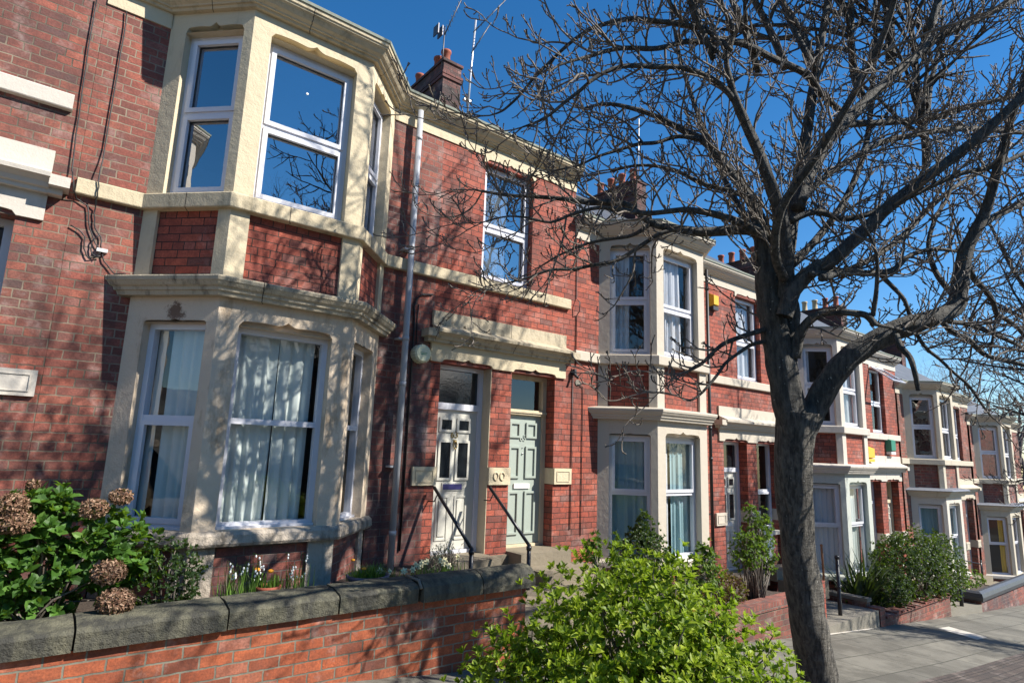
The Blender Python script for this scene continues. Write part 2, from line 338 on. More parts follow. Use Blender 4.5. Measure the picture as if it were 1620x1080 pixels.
def thing(name, label, cat, loc=(0, 0, 0), group=None):
    o = bpy.data.objects.new(name, None); o.empty_display_size = .2; col.objects.link(o); o.location = loc
    ORG_OF[o.name] = Vector(loc); o['label'] = label; o['category'] = cat
    if group: o['group'] = group
    return o
def tag(o, label, cat, group=None):
    o['label'] = label; o['category'] = cat
    if group: o['group'] = group
    return o
def structure(o): o['kind'] = 'structure'; return o
def single(mb, name, mat, label, cat, loc, group=None):
    o = mb.build(name, mat); o.data.transform(Matrix.Translation(-Vector(loc))); o.location = loc; ORG_OF[o.name] = Vector(loc)
    return tag(o, label, cat, group)
def text_mesh(name, body, size, loc, rot, mat, parent, ext=.004, align='CENTER'):
    c = bpy.data.curves.new(name, 'FONT'); c.body = body; c.size = size; c.extrude = ext; c.align_x = align; c.align_y = 'CENTER'
    tmp = bpy.data.objects.new('tmp', c); col.objects.link(tmp)
    dg = bpy.context.evaluated_depsgraph_get(); me = bpy.data.meshes.new_from_object(tmp.evaluated_get(dg)); bpy.data.objects.remove(tmp)
    me.name = name; me.materials.clear(); me.materials.append(MATS[mat])
    o = bpy.data.objects.new(name, me); col.objects.link(o)
    M = Matrix.Translation(Vector(loc)) @ rot.to_4x4(); me.transform(M)
    off = ORG_OF[parent.name]; me.transform(Matrix.Translation(-off)); o.parent = parent; ORG_OF[o.name] = off
    return o
FACE_STREET = Matrix(((1, 0, 0), (0, 0, -1), (0, 1, 0)))   # text in the x-z plane, readable from -y

# window in a plan segment frame
def seg(P0, P1):
    P0 = Vector(P0[:2]); P1 = Vector(P1[:2]); L = (P1-P0).length; d = (P1-P0)/L; n = Vector((-d.y, d.x))
    return lambda a, dep, z: (P0.x+d.x*a+n.x*dep, P0.y+d.y*a+n.y*dep, z), L
def fbox(mb, X, a0, a1, d0, d1, z0, z1):
    q = [X(a0, d0, z0), X(a1, d0, z0), X(a1, d0, z1), X(a0, d0, z1), X(a0, d1, z0), X(a1, d1, z0), X(a1, d1, z1), X(a0, d1, z1)]
    for f in ((0, 1, 2, 3), (5, 4, 7, 6), (4, 0, 3, 7), (1, 5, 6, 2), (3, 2, 6, 7), (4, 5, 1, 0)): mb.face([q[i] for i in f])
def ring(mb, X, a0, a1, z0, z1, w_, d0, d1):
    fbox(mb, X, a0, a1, d0, d1, z0, z0+w_); fbox(mb, X, a0, a1, d0, d1, z1-w_, z1)
    fbox(mb, X, a0, a0+w_, d0, d1, z0+w_, z1-w_); fbox(mb, X, a1-w_, a1, d0, d1, z0+w_, z1-w_)
def curtain(X, spans, z0, z1, dep, mat, parent, amp=.02, seed=1, flare=0):
    rnd = random.Random(seed)
    for (a0, a1) in spans:
        mb = MB(); n = max(8, int((a1-a0)/.012)); ph = [rnd.random()*6 for _ in range(4)]; f1 = rnd.uniform(55, 75)
        def off(a): return amp*(math.sin(a*f1+ph[0])+.6*math.sin(a*f1*.47+ph[1])+.4*math.sin(a*f1*1.9+ph[2]))
        rows = 8; vs = []
        for j in range(rows+1):
            t = j/rows; z = z1+(z0-z1)*t
            for i in range(n+1):
                a = a0+(a1-a0)*i/n; k = off(a+.02*t*math.sin(a*9+ph[3]))*(.5+.6*t); vs.append(X(a+flare*t*t*(i/n-.5), dep+k, z))
        fs = [(j*(n+1)+i, j*(n+1)+i+1, (j+1)*(n+1)+i+1, (j+1)*(n+1)+i) for j in range(rows) for i in range(n)]
        mb.mesh(vs, fs); mb.build('curtain', mat, parent)
def window(house, P0, P1, a0, a1, z0, z1, rec=.1, transom=None, style='sash', frame='upvc', glass='glass', curt=None, sill=True, label=None):
    X, L = seg(P0, P1); mb = MB(); fw_ = .05
    ring(mb, X, a0, a1, z0, z1, fw_, rec, rec+.07)
    if transom:
        fbox(mb, X, a0+fw_, a1-fw_, rec+.003, rec+.066, transom-.025, transom+.025)
    def sash(zz0, zz1): ring(mb, X, a0+fw_-.008, a1-fw_+.008, zz0, zz1, .045, rec-.014, rec+.02)
    if style in ('sash', 'both') and transom: sash(transom+.018, z1-fw_+.008)
    if style in ('both', 'low') and transom: sash(z0+fw_-.008, transom-.018)
    if sill: fbox(mb, X, a0-.0, a1+.0, rec-.035, rec-.001, z0-.001, z0+.022)
    o = mb.build('window', frame, house)
    if label: o['label'] = label
    g = MB(); zz = [z0+fw_]+([transom] if transom else [])+[z1-fw_]
    q = [X(a0+fw_, rec+.035, z0+fw_), X(a1-fw_, rec+.035, z0+fw_), X(a1-fw_, rec+.035, z1-fw_), X(a0+fw_, rec+.035, z1-fw_)]
    g.face(q); g.build('glass', glass, o)
    if curt:
        for c in curt: curtain(X, [(a0+c[0]*(a1-a0), a0+c[1]*(a1-a0))], z0+.02, z1-.02 if len(c) < 5 else z0+(z1-z0)*c[4], rec+.11, c[2], o, c[3] if len(c) > 3 else .02, seed=int(a0*100+z0*10+c[0]*50))
    return o
# ogee-headed lintel: front skin between curve and z_top, over an opening s0..s1 whose recess head is z_open
def ogee(mb, P0, P1, s0, s1, z_open, z_top, rise=.10, dep=.06, full=None, proud=0.0):
    X, L = seg(P0, P1); f0, f1 = full or (0, L); N = 28
    def cv(a):
        t = abs(a-(s0+s1)/2)/((s1-s0)/2); h = .55
        if t > .86: h *= math.sqrt(max(0, 1-((t-.86)/.14)**2))
        if t < .22: h += .45*(1-t/.22)**2
        else: h += .08*math.sin((t-.22)/.64*math.pi) if t < .86 else 0
        return z_open+rise*h
    if f0 < s0: fbox(mb, X, f0, s0, -proud, dep, z_open, z_top)
    if f1 > s1: fbox(mb, X, s1, f1, -proud, dep, z_open, z_top)
    for i in range(N):
        a, b_ = s0+(s1-s0)*i/N, s0+(s1-s0)*(i+1)/N; za, zb = cv(a), cv(b_)
        mb.face([X(a, -proud, za), X(b_, -proud, zb), X(b_, -proud, z_top), X(a, -proud, z_top)])
        mb.face([X(a, dep, za), X(b_, dep, zb), X(b_, -proud, zb), X(a, -proud, za)])
        mb.face([X(a, dep, z_open-.0), X(b_, dep, z_open-.0), X(b_, dep, zb), X(a, dep, za)])
    mb.face([X(f0, -proud, z_top), X(f1, -proud, z_top), X(f1, dep, z_top), X(f0, dep, z_top)])
# ------------------------------------------------------------------ ground
GX = [(-40, 5.6), (-12, 2.15), (0, .68), (3.1, .325), (10.1, -.394), (14.7, -.79), (17.9, -1.06), (21.2, -1.30), (30, -1.95), (60, -4.1), (160, -11), (600, -30)]
def gz(x):
    for (a, za), (b_, zb) in zip(GX, GX[1:]):
        if x <= b_: return za+(zb-za)*(x-a)/(b_-a)
    return GX[-1][1]
def strip(name, y0, y1, dz, mat, x0=-40, x1=600, step=3.0, face_down=None):
    mb = MB(); xs = [x0]
    xs += [p[0] for p in GX if x0 < p[0] < x1] + [x1]
    for a, b_ in zip(xs, xs[1:]):
        mb.face([(a, y0, gz(a)+dz), (b_, y0, gz(b_)+dz), (b_, y1, gz(b_)+dz), (a, y1, gz(a)+dz)], [(a, y0), (b_, y0), (b_, y1), (a, y1)])
        if face_down: mb.face([(a, y0, gz(a)+dz-face_down), (b_, y0, gz(b_)+dz-face_down), (b_, y0, gz(b_)+dz), (a, y0, gz(a)+dz)], [(a, 0), (b_, 0), (b_, .1), (a, .1)])
    return structure(mb.build(name, mat))
strip('ground', -400, 400, -.35, 'soil')
strip('pavement', -3.30, -1.35, 0, 'paving')
strip('kerb', -3.42, -3.30, .004, 'brick_verge', face_down=.10)
strip('verge', -4.60, -3.42, -.004, 'brick_verge')
strip('kerb', -4.75, -4.60, .0, 'concrete', face_down=.14)
strip('road', -12.5, -4.75, -.13, 'asphalt')
strip('pavement', -16, -12.5, -.02, 'paving')

# ------------------------------------------------------------------ houses
A, B, C_, D, W = (.5155, 0), (1.11, -.62), (2.33, -.62), (2.92, 0), 5.974
H0GROUP = 'terraced houses stepping down the street'
def house(idx, x0, dz, o):
    P = lambda p: (p[0]+x0, p[1])
    a, b_, c, d = P(A), P(B), P(C_), P(D); w0, w1 = (x0, 0), (x0+W-.002, 0)
    h = thing('terraced_house', o['label'], 'house', (x0, 0, gz(x0+3)), H0GROUP)
    z = lambda v: v+dz
    stn_up, stn_lo = o.get('up', 'cream_paint'), o.get('lo', 'beige_paint')
    La = math.hypot(b_[0]-a[0], b_[1]-a[1]); Lf = c[0]-b_[0]
    bL, bR, bB = o.get('bricks', ('brick_red', 'brick_red', 'brick_red'))
    floor = z(.2)-.9
    # facade brick
    mb = MB(); mb.panel(w0, a, floor, z(6.106), t=.2, u0=x0, dz=0); mb.build('wall', bL, h)
    mb = MB(); mb.panel((x0, 0), (x0, -.0001), 0, .01) if 0 else None
    ops = [(3.752-2.92, 4.5226-2.92, z(.5), z(3.247)), (4.8537-2.92, 5.622-2.92, z(.5), z(3.247)), (4.285-2.92, 5.135-2.92, z(4.42), z(6.03))]
    spl = 3.62 if idx == 0 else 2.92
    if idx == 0:
        mb = MB(); mb.panel(d, (x0+spl, 0), floor, z(6.106), t=.2, u0=d[0], dz=0); mb.build('wall', 'brick_sooty', h)
        ops2 = [(q[0]-(spl-2.92), q[1]-(spl-2.92), q[2], q[3]) for q in ops]
        mb = MB(); mb.panel((x0+spl, 0), w1, floor, z(6.106), ops2, t=.2, u0=x0+spl, dz=0); mb.build('wall', bR, h)
    else:
        mb = MB(); mb.panel(d, w1, floor, z(6.106), ops, t=.2, u0=d[0], dz=0); mb.build('wall', bR, h)
    # body: party walls, back and gables
    RY, RZ, EY = 4.4, z(9.45), -.12
    mb = MB()
    for xx, fl in ((x0+.001, 0), (x0+W-.004, 1)):
        q = [(xx, .0, floor), (xx, .0, z(6.2)), (xx, RY, RZ-.05), (xx, 8.8, z(6.2)), (xx, 8.8, floor)]
        mb.face(q if fl else q[::-1], [(p[1], p[2]) for p in (q if fl else q[::-1])])
    mb.face([(x0+W, 8.8, floor), (x0, 8.8, floor), (x0, 8.8, z(6.2)), (x0+W, 8.8, z(6.2))]); mb.build('party_wall', bL, h)
    mb = MB()
    mb.face([(x0, EY, z(6.43)), (x0+W, EY, z(6.43)), (x0+W, RY, RZ), (x0, RY, RZ)], [(0, 0), (W, 0), (W, 5.5), (0, 5.5)])
    mb.face([(x0+W, 9, z(6.3)), (x0, 9, z(6.3)), (x0, RY, RZ), (x0+W, RY, RZ)], [(0, 0), (W, 0), (W, 5.5), (0, 5.5)])
    mb.tube([(x0, RY, RZ), (x0+W, RY, RZ)], .07, 8)
    mb.build('roof', 'slate', h)
    # dark rooms behind the windows
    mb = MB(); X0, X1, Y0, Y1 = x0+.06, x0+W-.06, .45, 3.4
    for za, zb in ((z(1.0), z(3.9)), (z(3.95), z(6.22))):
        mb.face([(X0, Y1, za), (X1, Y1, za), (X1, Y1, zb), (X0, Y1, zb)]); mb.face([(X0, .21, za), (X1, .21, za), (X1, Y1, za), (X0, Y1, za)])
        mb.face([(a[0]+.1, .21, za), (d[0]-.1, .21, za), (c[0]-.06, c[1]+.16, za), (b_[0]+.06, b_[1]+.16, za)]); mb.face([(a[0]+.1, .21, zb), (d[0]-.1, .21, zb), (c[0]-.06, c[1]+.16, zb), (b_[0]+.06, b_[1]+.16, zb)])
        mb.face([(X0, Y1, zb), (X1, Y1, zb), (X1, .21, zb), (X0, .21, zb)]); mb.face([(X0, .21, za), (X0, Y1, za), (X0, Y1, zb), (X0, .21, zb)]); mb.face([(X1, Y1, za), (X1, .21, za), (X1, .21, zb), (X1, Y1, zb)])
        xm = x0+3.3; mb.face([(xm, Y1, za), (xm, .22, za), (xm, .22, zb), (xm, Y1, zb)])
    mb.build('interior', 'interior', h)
    # ---- bay, upper storey
    ul, uf, ur = (.165, .765, z(4.42), z(6.06)), (.17, 1.045, z(4.42), z(6.06)), (La-.765, La-.165, z(4.42), z(6.06))
    mb = MB(); t = .14
    for p, q, op in ((a, b_, ul), (b_, c, uf), (c, d, ur)): mb.panel(p, q, z(4.40), z(6.06), [op], t)
    for p, q, op in ((a, b_, ul), (b_, c, uf), (c, d, ur)): ogee(mb, p, q, op[0], op[1], z(6.06), z(6.262), .095, .07)
    up = mb.build('bay_stonework', stn_up, h)
    ub = o.get('ub', [None, None, None]); ug = o.get('uglass', 'glass_upper')
    tz = z(5.19)
    for k, (p, q, op) in enumerate(((a, b_, ul), (b_, c, uf), (c, d, ur))):
        window(h, p, q, op[0], op[1], op[2], op[3]+.0, transom=tz if k != 0 else z(5.25), style='both', glass=ug, curt=ub[k], rec=.10 if k else .085)
    # spandrel between storeys
    mb = MB(); mp = MB()
    for p, q, L, s0, s1 in ((a, b_, La, .14, La-.12), (b_, c, Lf, .165, Lf-.17), (c, d, La, .12, La-.14)):
        X, _ = seg(p, q)
        mb.face([X(0, .035, z(3.6)), X(L, .035, z(3.6)), X(L, .035, z(4.27)), X(0, .035, z(4.27))], [(p[0], z(3.6)), (p[0]+L, z(3.6)), (p[0]+L, z(4.27)), (p[0], z(4.27))])
        for g0, g1 in ((0, s0), (s1, L)): mp = MB(); fbox(mp, X, g0, g1, 0, .05, z(3.58), z(4.27)); mp.build('pilaster', stn_up, h)
    mb.build('spandrel', bB, h)
    # ---- bay, lower storey
    ll, lf, lr = (.165, La-.10, z(1.49), z(3.225)), (.18, 1.03, z(1.49), z(3.225)), (.10, La-.165, z(1.49), z(3.225))
    mb = MB()
    for p, q, op in ((a, b_, ll), (b_, c, lf), (c, d, lr)):
        mb.panel(p, q, z(1.47), z(3.225), [op], t); ogee(mb, p, q, op[0], op[1], z(3.225), z(3.46), .085 if p is b_ else .03, .07)
    mb.build('bay_stonework', stn_lo, h)
    lb = o.get('lb', [None, None, None]); lg = o.get('lglass', 'glass')
    for k, (p, q, op) in enumerate(((a, b_, ll), (b_, c, lf), (c, d, lr))):
        window(h, p, q, op[0], op[1], op[2], op[3], transom=z(2.40) if not o.get('low_tr') else z(o['low_tr']), style='low' if idx == 0 and k == 0 else 'sash' if idx != 0 else 'none', glass=lg, curt=lb[k], rec=.10 if k else .085)
    # sill and plinth
    mb = MB(); mb.sweep([a, b_, c, d], [(.0, z(1.36)), (.045, z(1.365)), (.06, z(1.39)), (.055, z(1.455)), (.03, z(1.485)), (-.16, z(1.495)), (-.16, z(1.36))]); mb.build('bay_sill', o.get('sill', 'worn_sill'), h)
    mb = MB(); mp = MB()
    for p, q, L, s0, s1 in ((a, b_, La, .14, La-.16), (b_, c, Lf, .2, Lf-.24), (c, d, La, .0, La-.14)):
        X, _ = seg(p, q)
        mb.face([X(0, .04, floor), X(L, .04, floor), X(L, .04, z(1.37)), X(0, .04, z(1.37))], [(p[0], floor), (p[0]+L, floor), (p[0]+L, z(1.37)), (p[0], z(1.37))])
        for g0, g1 in ((0, s0), (s1, L)):
            if g1 > g0: mp = MB(); fbox(mp, X, g0, g1, .012, .05, floor, z(1.37)); mp.build('pilaster', o.get('sill', 'worn_sill'), h)
    mb.build('bay_plinth', 'brick_sooty' if idx == 0 else bB, h)
    # cornice over the lower bay
    mb = MB(); cp = [(-.2, z(3.45)), (.075, z(3.45)), (.085, z(3.485)), (.10, z(3.49)), (.105, z(3.515)), (.125, z(3.53)), (.142, z(3.56)), (.150, z(3.568)), (.155, z(3.598)), (.150, z(3.61)), (-.02, z(3.64)), (-.2, z(3.64))]
    mb.sweep([a, b_, c, d], cp); 
    co = mb.build('bay_cornice', o.get('cor', 'weathered_stone' if idx == 0 else stn_up), h)
    if o.get('lead'):
        mb = MB(); mb.sweep([a, b_, c, d], [(-.05, z(3.655)), (.16, z(3.618)), (.20, z(3.59)), (.205, z(3.60)), (.165, z(3.63)), (-.05, z(3.67))]); mb.build('lead_flashing', 'lead', co)
    # string course
    mb = MB(); mb.sweep([w0, a, b_, c, d, (x0+5.86, 0)], [(-.05, z(4.258)), (.05, z(4.262)), (.055, z(4.27)), (.055, z(4.392)), (.045, z(4.403)), (-.14, z(4.41)), (-.14, z(4.258))]); mb.build('string_course', o.get('str', 'cream_trim' if idx == 0 else stn_up), h)
    # frieze and eaves
    mb = MB(); mb.sweep([w0, a], [(0, z(6.106)), (.015, z(6.106)), (.015, z(6.265)), (0, z(6.265))]); mb.build('frieze', stn_up, h); mb = MB()
    X, _ = seg(d, w1)
    fbox(mb, X, 0, 4.255-2.92, -.015, .1, z(6.106), z(6.265)); fbox(mb, X, 5.165-2.92, W-2.922, -.015, .1, z(6.106), z(6.265))
    fbox(mb, X, 4.255-2.92, 4.30-2.92, -.015, .1, z(6.02), z(6.265)); fbox(mb, X, 5.12-2.92, 5.165-2.92, -.015, .1, z(6.02), z(6.265))
    ogee(mb, d, w1, 4.30-2.92, 5.12-2.92, z(6.03), z(6.265), .08, .07, full=(4.30-2.92, 5.12-2.92), proud=.015)
    mb.build('frieze', stn_up, h)
    ep = [(-.3, z(6.262)), (.045, z(6.262)), (.055, z(6.285)), (.075, z(6.287)), (.08, z(6.30)), (.11, z(6.32)), (.14, z(6.36)), (.16, z(6.375)), (.165, z(6.39)), (.175, z(6.395)), (.18, z(6.43)), (-.3, z(6.44))]
    full = [w0, a, b_, c, d, w1]
    mb = MB(); mb.sweep(full, ep); ea = mb.build('eaves_cornice', o.get('eav', 'cream_trim' if idx == 0 else stn_up), h)
    mb = MB(); mb.sweep(full, [(.13, z(6.43)), (.192, z(6.432)), (.198, z(6.458)), (.14, z(6.47))]); mb.build('gutter', 'gutter_edge', h)
    mb = MB(); mb.face([(p[0], p[1], z(6.445)) for p in (a, b_, c, d)] + [(d[0], .4, z(6.6)), (a[0], .4, z(6.6))]); mb.build('bay_roof', 'lead', h)
    # upper window over the doors
    window(h, d, w1, 4.285-2.92, 5.135-2.92, z(4.42), z(6.05), rec=.10, transom=z(5.16), style='both', glass=ug, curt=o.get('uw'), label=None)
    # door case: block, cornice, lintel
    mb = MB(); X, _ = seg(w0, w1)
    fbox(mb, X, 3.595, 5.80, -.03, .05, z(3.685), z(3.865))
    mb.build('door_hood_block', 'weathered_stone' if idx == 0 else stn_up, h)
    mb = MB(); mb.sweep([(x0+3.595, -.03), (x0+5.80, -.03)], [(0, z(3.47)), (.055, z(3.47)), (.06, z(3.50)), (.085, z(3.51)), (.10, z(3.545)), (.14, z(3.575)), (.165, z(3.58)), (.17, z(3.615)), (.0, z(3.69))])
    fbox(mb, X, 3.46, 3.60, -.18, .0, z(3.52), z(3.61)); fbox(mb, X, 5.795, 5.935, -.18, .0, z(3.52), z(3.61))
    fbox(mb, X, 3.50, 3.60, -.10, .0, z(3.47), z(3.52)); fbox(mb, X, 5.795, 5.895, -.10, .0, z(3.47), z(3.52))
    mb.build('door_hood', 'weathered_stone' if idx == 0 else stn_up, h)
    mb = MB(); ogee(mb, w0, w1, 3.752, 4.5226, z(3.247), z(3.472), .07, .1, full=(3.595, 4.69), proud=.03); ogee(mb, w0, w1, 4.8537, 5.622, z(3.247), z(3.472), .07, .1, full=(4.69, 5.80), proud=.03)
    mb.build('door_lintel', stn_up, h)
    # raised panels at letter-box height
    for k, (s0, s1, ra, rb) in enumerate(((3.44, 3.752, 0, 1), (4.5226, 4.8537, 1, 1), (5.622, 5.94, 1, 0))):
        mb = MB(); fbox(mb, X, s0-.004*ra, s1+.004*rb, -.035, .205, z(1.80), z(2.01))
        m0, m1 = s0+.04, s1-.04
        ring(mb, X, m0, m1, z(1.835), z(1.975), .008, -.043, -.034)
        if k == 1 and idx == 0:
            mb.v, mb.f, mb.uv, mb.sm, mb.mi = mb.v[:24], mb.f[:6], mb.uv[:24], mb.sm[:6], mb.mi[:6]
            for cx in (4.625, 4.725):
                pts = [X(cx+.036*math.cos(2*math.pi*i/20), -.04, z(1.905)+.047*math.sin(2*math.pi*i/20)) for i in range(21)]
                mb.tube(pts, .009, 6)
        mb.build('door_plaque', stn_up if idx else 'cream_paint', h)
    # doors
    doors(h, idx, x0, z, o)
    # downpipe
    px = x0+3.205; mb = MB()
    if idx in (0, 1, 2, 3):
        mb.tube([(px, -.1, z(.93)), (px, -.1, z(6.29))], .037 if idx == 0 else .028, 12)
        for zz in (1.28, 2.9, 3.42, 4.5, 5.9) : mb.tube([(px, -.1, z(zz)), (px, -.1, z(zz)+.05)], .042 if idx == 0 else .033, 12)
        for zz in (2.0, 3.43, 4.5): mb.box(px-.09, px+.02, -.1, 0, z(zz), z(zz)+.02)
        mb.build('downpipe', 'pipe_paint' if idx == 0 else 'cable', h)
    # chimney at the right-hand party wall
    cx0, cx1, cy0, cy1, ct = x0+5.60, x0+6.03, 3.55, 5.25, z(10.1)
    mb = MB(); mb.box(cx0, cx1, cy0, cy1, z(7.6), ct)
    for k_, dzz in enumerate((-.42, -.34, -.06)): mb.box(cx0-.03, cx1+.03, cy0-.03, cy1+.03, ct+dzz, ct+dzz+.06)
    ch = mb.build('chimney', 'brick_chimney', h)
    cols = ['terracotta', 'terracotta', 'terracotta', 'terracotta'] if idx != 3 else ['terracotta', 'terracotta', 'buff_clay', 'buff_clay']
    for k_, yy in enumerate((3.85, 4.15, 4.95) if idx == 0 else (3.8, 4.2, 4.6, 5.0)):
        mb = MB(); mb.lathe(((cx0+cx1)/2, yy, ct), [(.13, -.02), (.12, .04), (.095, .08), (.09, .34), (.11, .36), (.11, .41), (.085, .41), (.08, .3)], 12); mb.build('chimney_pot', cols[k_], ch)
    return h, ch

def doors(h, idx, x0, z, o):
    X, _ = seg((x0, 0), (x0+6, 0)); st = o.get('doors', ('white', 'sage'))
    for k, (s0, s1) in enumerate(((3.752, 4.5226), (4.8537, 5.622))):
        kind = st[k]; zb = z(1.03)
        if kind == 'window':
            window(h, (x0, 0), (x0+6, 0), s0, s1, z(1.62), z(3.26), rec=.16, transom=z(2.35), style='low', glass='glass')
            mb = MB(); fbox(mb, X, s0, s1, .05, .3, z(.5), z(1.55)); mb.build('wall', 'brick_red', h)
            mb = MB(); fbox(mb, X, s0, s1, -.03, .3, z(1.55), z(1.62)); mb.build('window_sill', 'white_stone', h); continue
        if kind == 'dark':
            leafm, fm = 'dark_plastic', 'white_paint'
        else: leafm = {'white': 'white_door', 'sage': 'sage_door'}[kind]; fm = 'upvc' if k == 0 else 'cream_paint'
        mb = MB(); ring(mb, X, s0, s1, z(.96), z(3.26), .065, .17, .26); fbox(mb, X, s0+.06, s1-.06, .165, .26, z(2.70), z(2.78))
        if kind == 'sage':
            fbox(mb, X, s0+.02, s1-.02, .13, .17, z(2.735), z(2.76)); fbox(mb, X, s0+.03, s1-.03, .145, .17, z(2.71), z(2.735))
        mb.build('door_frame', fm, h)
        a0, a1 = s0+.066, s1-.066; d0, d1 = .20, .245; cx = (a0+a1)/2-.005
        mb = MB(); fbox(mb, X, a0, a1, d0, d1, zb, z(2.70))
        gl = MB()
        if kind in ('white', 'dark'):
            sq = [(cx-.20, cx-.055, 2.455, 2.575), (cx+.055, cx+.20, 2.455, 2.575), (cx-.20, cx-.055, 1.875, 2.30), (cx+.055, cx+.20, 1.875, 2.30)]
            for q in sq:
                ring(mb, X, q[0]-.03, q[1]+.03, z(q[2]-.03), z(q[3]+.03), .03, d0-.016, d0+.001)
                fbox(gl, X, q[0], q[1], d0-.006, d0+.002, z(q[2]), z(q[3]))
            for q in ((cx-.22, cx-.04, 1.14, 1.66), (cx+.04, cx+.22, 1.14, 1.66)): ring(mb, X, q[0], q[1], z(q[2]), z(q[3]), .022, d0-.010, d0+.001); fbox(mb, X, q[0]+.04, q[1]-.04, d0-.012, d0+.001, z(q[2]+.05), z(q[3]-.05))
        else:
            for q in ((cx-.235, cx-.05, 2.40, 2.61), (cx+.05, cx+.235, 2.40, 2.61), (cx-.235, cx-.05, 1.87, 2.29), (cx+.05, cx+.235, 1.87, 2.29), (cx-.235, cx-.05, 1.15, 1.70), (cx+.05, cx+.235, 1.15, 1.70)):
                ring(mb, X, q[0], q[1], z(q[2]), z(q[3]), .028, d0-.022, d0+.001)
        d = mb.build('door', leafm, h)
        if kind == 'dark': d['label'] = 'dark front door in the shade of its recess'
        if idx <= 1 and gl.v: gl.build('door_glass', 'dark_glass', d)
        g = MB(); g.face([X(s0+.06, .215, z(2.78)), X(s1-.06, .215, z(2.78)), X(s1-.06, .215, z(3.20)), X(s0+.06, .215, z(3.20))]); g.build('fanlight', 'dark_glass' if k == 0 else 'glass', h)
        lb = MB(); fbox(lb, X, cx-.135, cx+.135, d0-.018, d0+.001, z(1.735), z(1.80)); lb.build('letterbox', ('purple_letterbox' if kind == 'white' and idx == 0 else 'white_paint'), d)
        if kind == 'white': bb = MB(); fbox(bb, X, cx-.15, cx+.15, d0-.010, d0+.001, z(1.72), z(1.815)); bb.build('letterbox_plate', 'white_door', d)
        if idx == 0:
            text_mesh('door_number', '63' if k == 0 else '65', .115, X(cx, d0-.006, z(2.395)), FACE_STREET, 'brass' if k == 0 else 'chrome', d)
            if k == 0:
                kn = MB(); fbox(kn, X, cx-.025, cx+.025, d0-.02, d0, z(2.29), z(2.335)); kn.tube([X(cx+.026*math.cos(t_), d0-.03, z(2.27)+.045*math.sin(t_)) for t_ in [i*math.pi/8 for i in range(17)]], .007, 6); kn.build('door_knocker', 'brass', d)
            else:
                kn = MB(); kn.sphere(X(cx, d0-.008, z(2.19)), .012, 8, 5); kn.sphere(X(cx, d0-.008, z(2.27)), .008, 8, 5); kn.build('spyhole', 'chrome', d)
    # cream painted reveal left of the middle pier on the first house
    if idx == 0:
        mb = MB(); fbox(mb, X, 4.5150, 4.5235, .0, .17, z(.9), z(3.25)); mb.build('painted_reveal', 'cream_paint', h)
    mb = MB()
    fbox(mb, X, 3.62, 4.50, -.36, .24, z(.80), z(.985)); fbox(mb, X, 4.47, 4.86, -.05, .0, z(.6), z(.955))
    fbox(mb, X, 4.86, 5.70, -.30, .24, z(.80), z(.99)); fbox(mb, X, 4.88, 5.85, -.75, -.30, z(.5), z(.84))
    mb.build('doorstep', 'step_stone', h)

NET = 'net_curtain'
specs = [
 (-1, -5.974, .72, dict(label='leftmost brick house, only its right doorway side in frame, pinkish white cornice', up='white_stone', lo='white_stone', doors=('white', 'dark'), bricks=('brick_old', 'brick_old', 'brick_old'))),
 (0, 0, 0, dict(label='nearest terraced house with cream painted bay, white front door and sage green front door', up='cream_paint', lo='beige_paint',
    lb=[[(.05, .17, NET, .008), (.26, 1.03, NET, .02)], [(-.06, .50, NET, .022), (.505, .90, NET, .022)], [(.0, .55, NET, .02)]], ub=[None, None, None], uw=[(0, .62, 'white_curtain', .004, .99)], bricks=('brick_old', 'brick_red', 'brick_red'))),
 (1, 5.974, -.7201, dict(label='second terraced house, pale bay with blue curtains below and a yellow alarm box above', up='pale_paint', lo='pale_paint', sill='pale_paint', doors=('white', 'window'), eav='pale_paint',
    lb=[[(.0, 1., 'blue_curtain', .015)], [(-.05, .38, 'white_curtain', .02), (.42, 1.05, 'blue_curtain', .02)], None], ub=[[(0, .5, 'white_curtain', .03)], [(.05, .75, 'white_curtain', .03)], None], uglass='glass', uw=[(.1, .9, 'white_curtain', .02)])),
 (2, 5.974*2+.0143, -1.4475, dict(label='third terraced house seen behind the tree trunk, with a tilted open upper window', up='white_stone', lo='greenish_paint', sill='greenish_paint', doors=('white', 'white'),
    lb=[[(0, 1, 'white_curtain', .01)], [(0, .8, NET, .012)], None], ub=[[(0, .3, 'white_curtain', .03)], [(0, 1, 'white_curtain', .02)], None], uglass='glass')),
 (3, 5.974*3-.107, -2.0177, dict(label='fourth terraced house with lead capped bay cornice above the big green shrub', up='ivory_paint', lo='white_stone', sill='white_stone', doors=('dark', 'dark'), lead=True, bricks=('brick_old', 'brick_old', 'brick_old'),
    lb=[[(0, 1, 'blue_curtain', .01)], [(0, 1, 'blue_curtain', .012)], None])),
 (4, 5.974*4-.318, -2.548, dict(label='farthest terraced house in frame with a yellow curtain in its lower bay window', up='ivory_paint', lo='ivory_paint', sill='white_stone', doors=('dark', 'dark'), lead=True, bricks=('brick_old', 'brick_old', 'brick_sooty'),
    lb=[[(.70, .95, 'curtain_yellow', .01)], None, None])),
]
HS = {}
for i_, x_, d_, o_ in specs: HS[i_] = house(i_, x_, d_, o_)
# ------------------------------------------------------------------ fixings on the houses
h0, ch0 = HS[0]; h1, ch1 = HS[1]; h2, _ = HS[2]; h3, ch3 = HS[3]; hm, _ = HS[-1]
